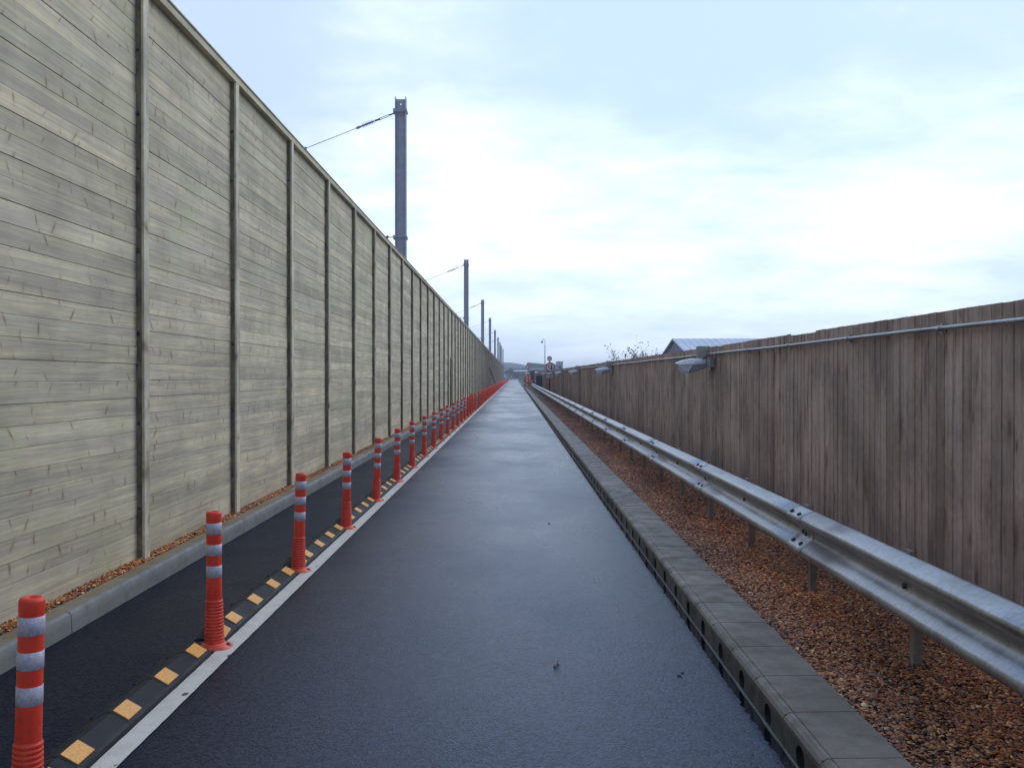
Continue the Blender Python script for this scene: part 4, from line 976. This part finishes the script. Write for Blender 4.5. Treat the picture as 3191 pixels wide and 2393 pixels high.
# bare saplings and hedge with real twigs
M['bark'] = simple('dark_bark', (.06, .045, .04), .9); M['leaf'] = simple('dry_leaves', (.10, .075, .04), .8, 0, .3)
M['hedge'] = simple('hedge_leaves', (.05, .065, .045), .8, 0, .35, 3)
def shrub(loc, h, nst, label, leaves=0, spread=.5, cat='shrub', group='bare saplings behind the brown fence'):
    T = thing('bare_sapling', loc, label, cat, group); mb = MB(); lf = MB()
    def grow(p, d_, ln, r, dep):
        pts = [p]; q = p; dd = d_.copy()
        for i in range(3): dd = (dd + Vector((random.gauss(0, .10), random.gauss(0, .10), .05))).normalized(); q = q + dd * ln / 3; pts.append(q)
        mb.tube(pts, [r, r * .85, r * .7, r * .5], 4, caps=False)
        if leaves and dep <= 1:
            for k in range(leaves):
                c = pts[random.randint(1, 3)] + Vector([random.gauss(0, .05) for _ in range(3)]); u = Vector([random.gauss(0, 1) for _ in range(3)]).normalized() * .045; v = u.orthogonal().normalized() * .03
                lf.add([c - u, c + v, c + u, c - v], [(0, 1, 2, 3)])
        if dep > 0:
            for k in range(random.randint(2, 4)):
                nd = (dd + Vector((random.gauss(0, .45), random.gauss(0, .45), random.uniform(0, .3)))).normalized(); grow(pts[random.randint(1, 3)], nd, ln * random.uniform(.45, .7), r * .55, dep - 1)
    for s_ in range(nst):
        d0 = Vector((random.uniform(-spread, spread) * .5, random.uniform(-spread, spread) * .5, 1)).normalized()
        grow(Vector((random.uniform(-spread, spread), random.uniform(-spread, spread), 0)), d0, h * random.uniform(.48, .60), .014, 3)
    mb.build('branches', M['bark'], T, recalc=False)
    if leaves: lf.build('leaves', M['leaf'], T, recalc=False)
shrub((5.35, 40, 0), 2.65, 6, 'leafy topped sapling behind the fence, left of the barn', 3, .5)
shrub((6.1, 42, 0), 2.9, 6, 'bare sapling next to the barn gable behind the fence', 1, .5)
shrub((7.6, 44, 0), 2.8, 6, 'bare sapling in front of the barn roof', 0, .7)
shrub((8.6, 45, 0), 2.6, 5, 'low bare sapling in front of the barn roof, right of the others', 0, .6)
shrub((5.2, 58, 0), 2.1, 5, 'small bare sapling over the fence between lamp and sign', 0, .6)
def hedge(loc, L_, D_, H_, label, n, name='hedge'):
    T = thing(name, loc, label, 'hedge'); mb = MB()
    for i in range(n):
        x = random.uniform(-L_ / 2, L_ / 2); z = H_ * (random.random() ** .8) * (1 + .18 * math.sin(x * 1.1) + .1 * math.sin(x * 3.7)); y = random.uniform(0, D_)
        c = Vector((x, y, z)); u = Vector([random.gauss(0, 1) for _ in range(3)]).normalized() * .24; v = u.orthogonal().normalized() * .17
        mb.add([c - u, c + v, c + u, c - v], [(0, 1, 2, 3)])
    mb.build('foliage', M['hedge'], T, recalc=False)
    mb = MB()
    for i in range(14): x = -L_ / 2 + L_ * (i + .5) / 14; mb.tube([(x, D_ / 2, 0), (x + .1, D_ / 2, H_ * .8)], [.06, .03], 5)
    mb.build('stems', M['bark'], T)
hedge((3, 372, 1.0), 26, 3, 3.4, 'dark hazy hedge in front of the warehouses at the lane end', 7000)
# distant rise of land
mb = MB(); n = 40; vs = []
for i in range(n + 1):
    x = -420 + 840 * i / n; h = 6 + 1.6 * math.sin(i * .35 + 1) + 1.0 * math.sin(i * .9); vs += [(x, 760, .9), (x, 830, h + .9), (x, 1000, .9)]
mb.add(vs, [(3 * i + k, 3 * (i + 1) + k, 3 * (i + 1) + k + 1, 3 * i + k + 1) for i in range(n) for k in (0, 1)], smooth=True)
tag(mb.build('hills', M['grass'], recalc=True), kind='structure')

# litter on the lane
mb = MB(); rr_ = [(math.cos(a) * (.016 + .006 * math.sin(3 * a)), math.sin(a) * .014, .006 + .006 * math.sin(2 * a)) for a in np.linspace(0, 2 * math.pi, 12, endpoint=False)]
mb.add([(0, 0, .004)] + rr_, [(0, i + 1, (i + 1) % 12 + 1) for i in range(12)]); mb.tube([(0, 0, .005), (.006, .004, .022), (.004, .01, .030)], .0022, 4)
o = mb.build('fallen_leaf', M['leafbrown'] if 'leafbrown' in M else simple('brown_leaf', (.20, .07, .035), .6), recalc=False); o.location = (.218, 4.78, g(4.78)); tag(o, 'small curled brown leaf lying in the middle of the lane', 'leaf')
for i, (px, py, s_, lb) in enumerate(((-2.32, 6.1, .007, 'pale grit pebble on the dark path below the kerb'), (.35, 9.4, .010, 'lone dark pebble far up the middle of the lane'), (.822, 4.63, .011, 'larger of two dark pebbles on the lane near the drainage kerb'), (.846, 4.68, .008, 'smaller of two dark pebbles on the lane near the drainage kerb'))):
    mb = MB(); mb.lathe([(0, s_ * .9), (s_ * .7, s_ * .6), (s_, .001)], n=7, sx=1.2); o = mb.build('pebble', M['fitting']); o.location = (px, py, g(py)); tag(o, lb, 'pebble')

# ------------------------------------------------------------------ damp air
mb = MB(); mb.box(-520, 520, -45, 1520, -1.3, 12.2)
hz_m = bpy.data.materials.new('damp_air'); hz_m.use_nodes = True; nt = hz_m.node_tree
for n_ in list(nt.nodes):
    if n_.type == 'BSDF_PRINCIPLED': nt.nodes.remove(n_)
pv = nt.nodes.new('ShaderNodeVolumePrincipled'); pv.inputs['Density'].default_value = .0013; pv.inputs['Color'].default_value = (.86, .92, 1, 1)
nt.links.new(pv.outputs[0], nt.nodes['Material Output'].inputs['Volume'])
tag(mb.build('haze', hz_m), kind='stuff')
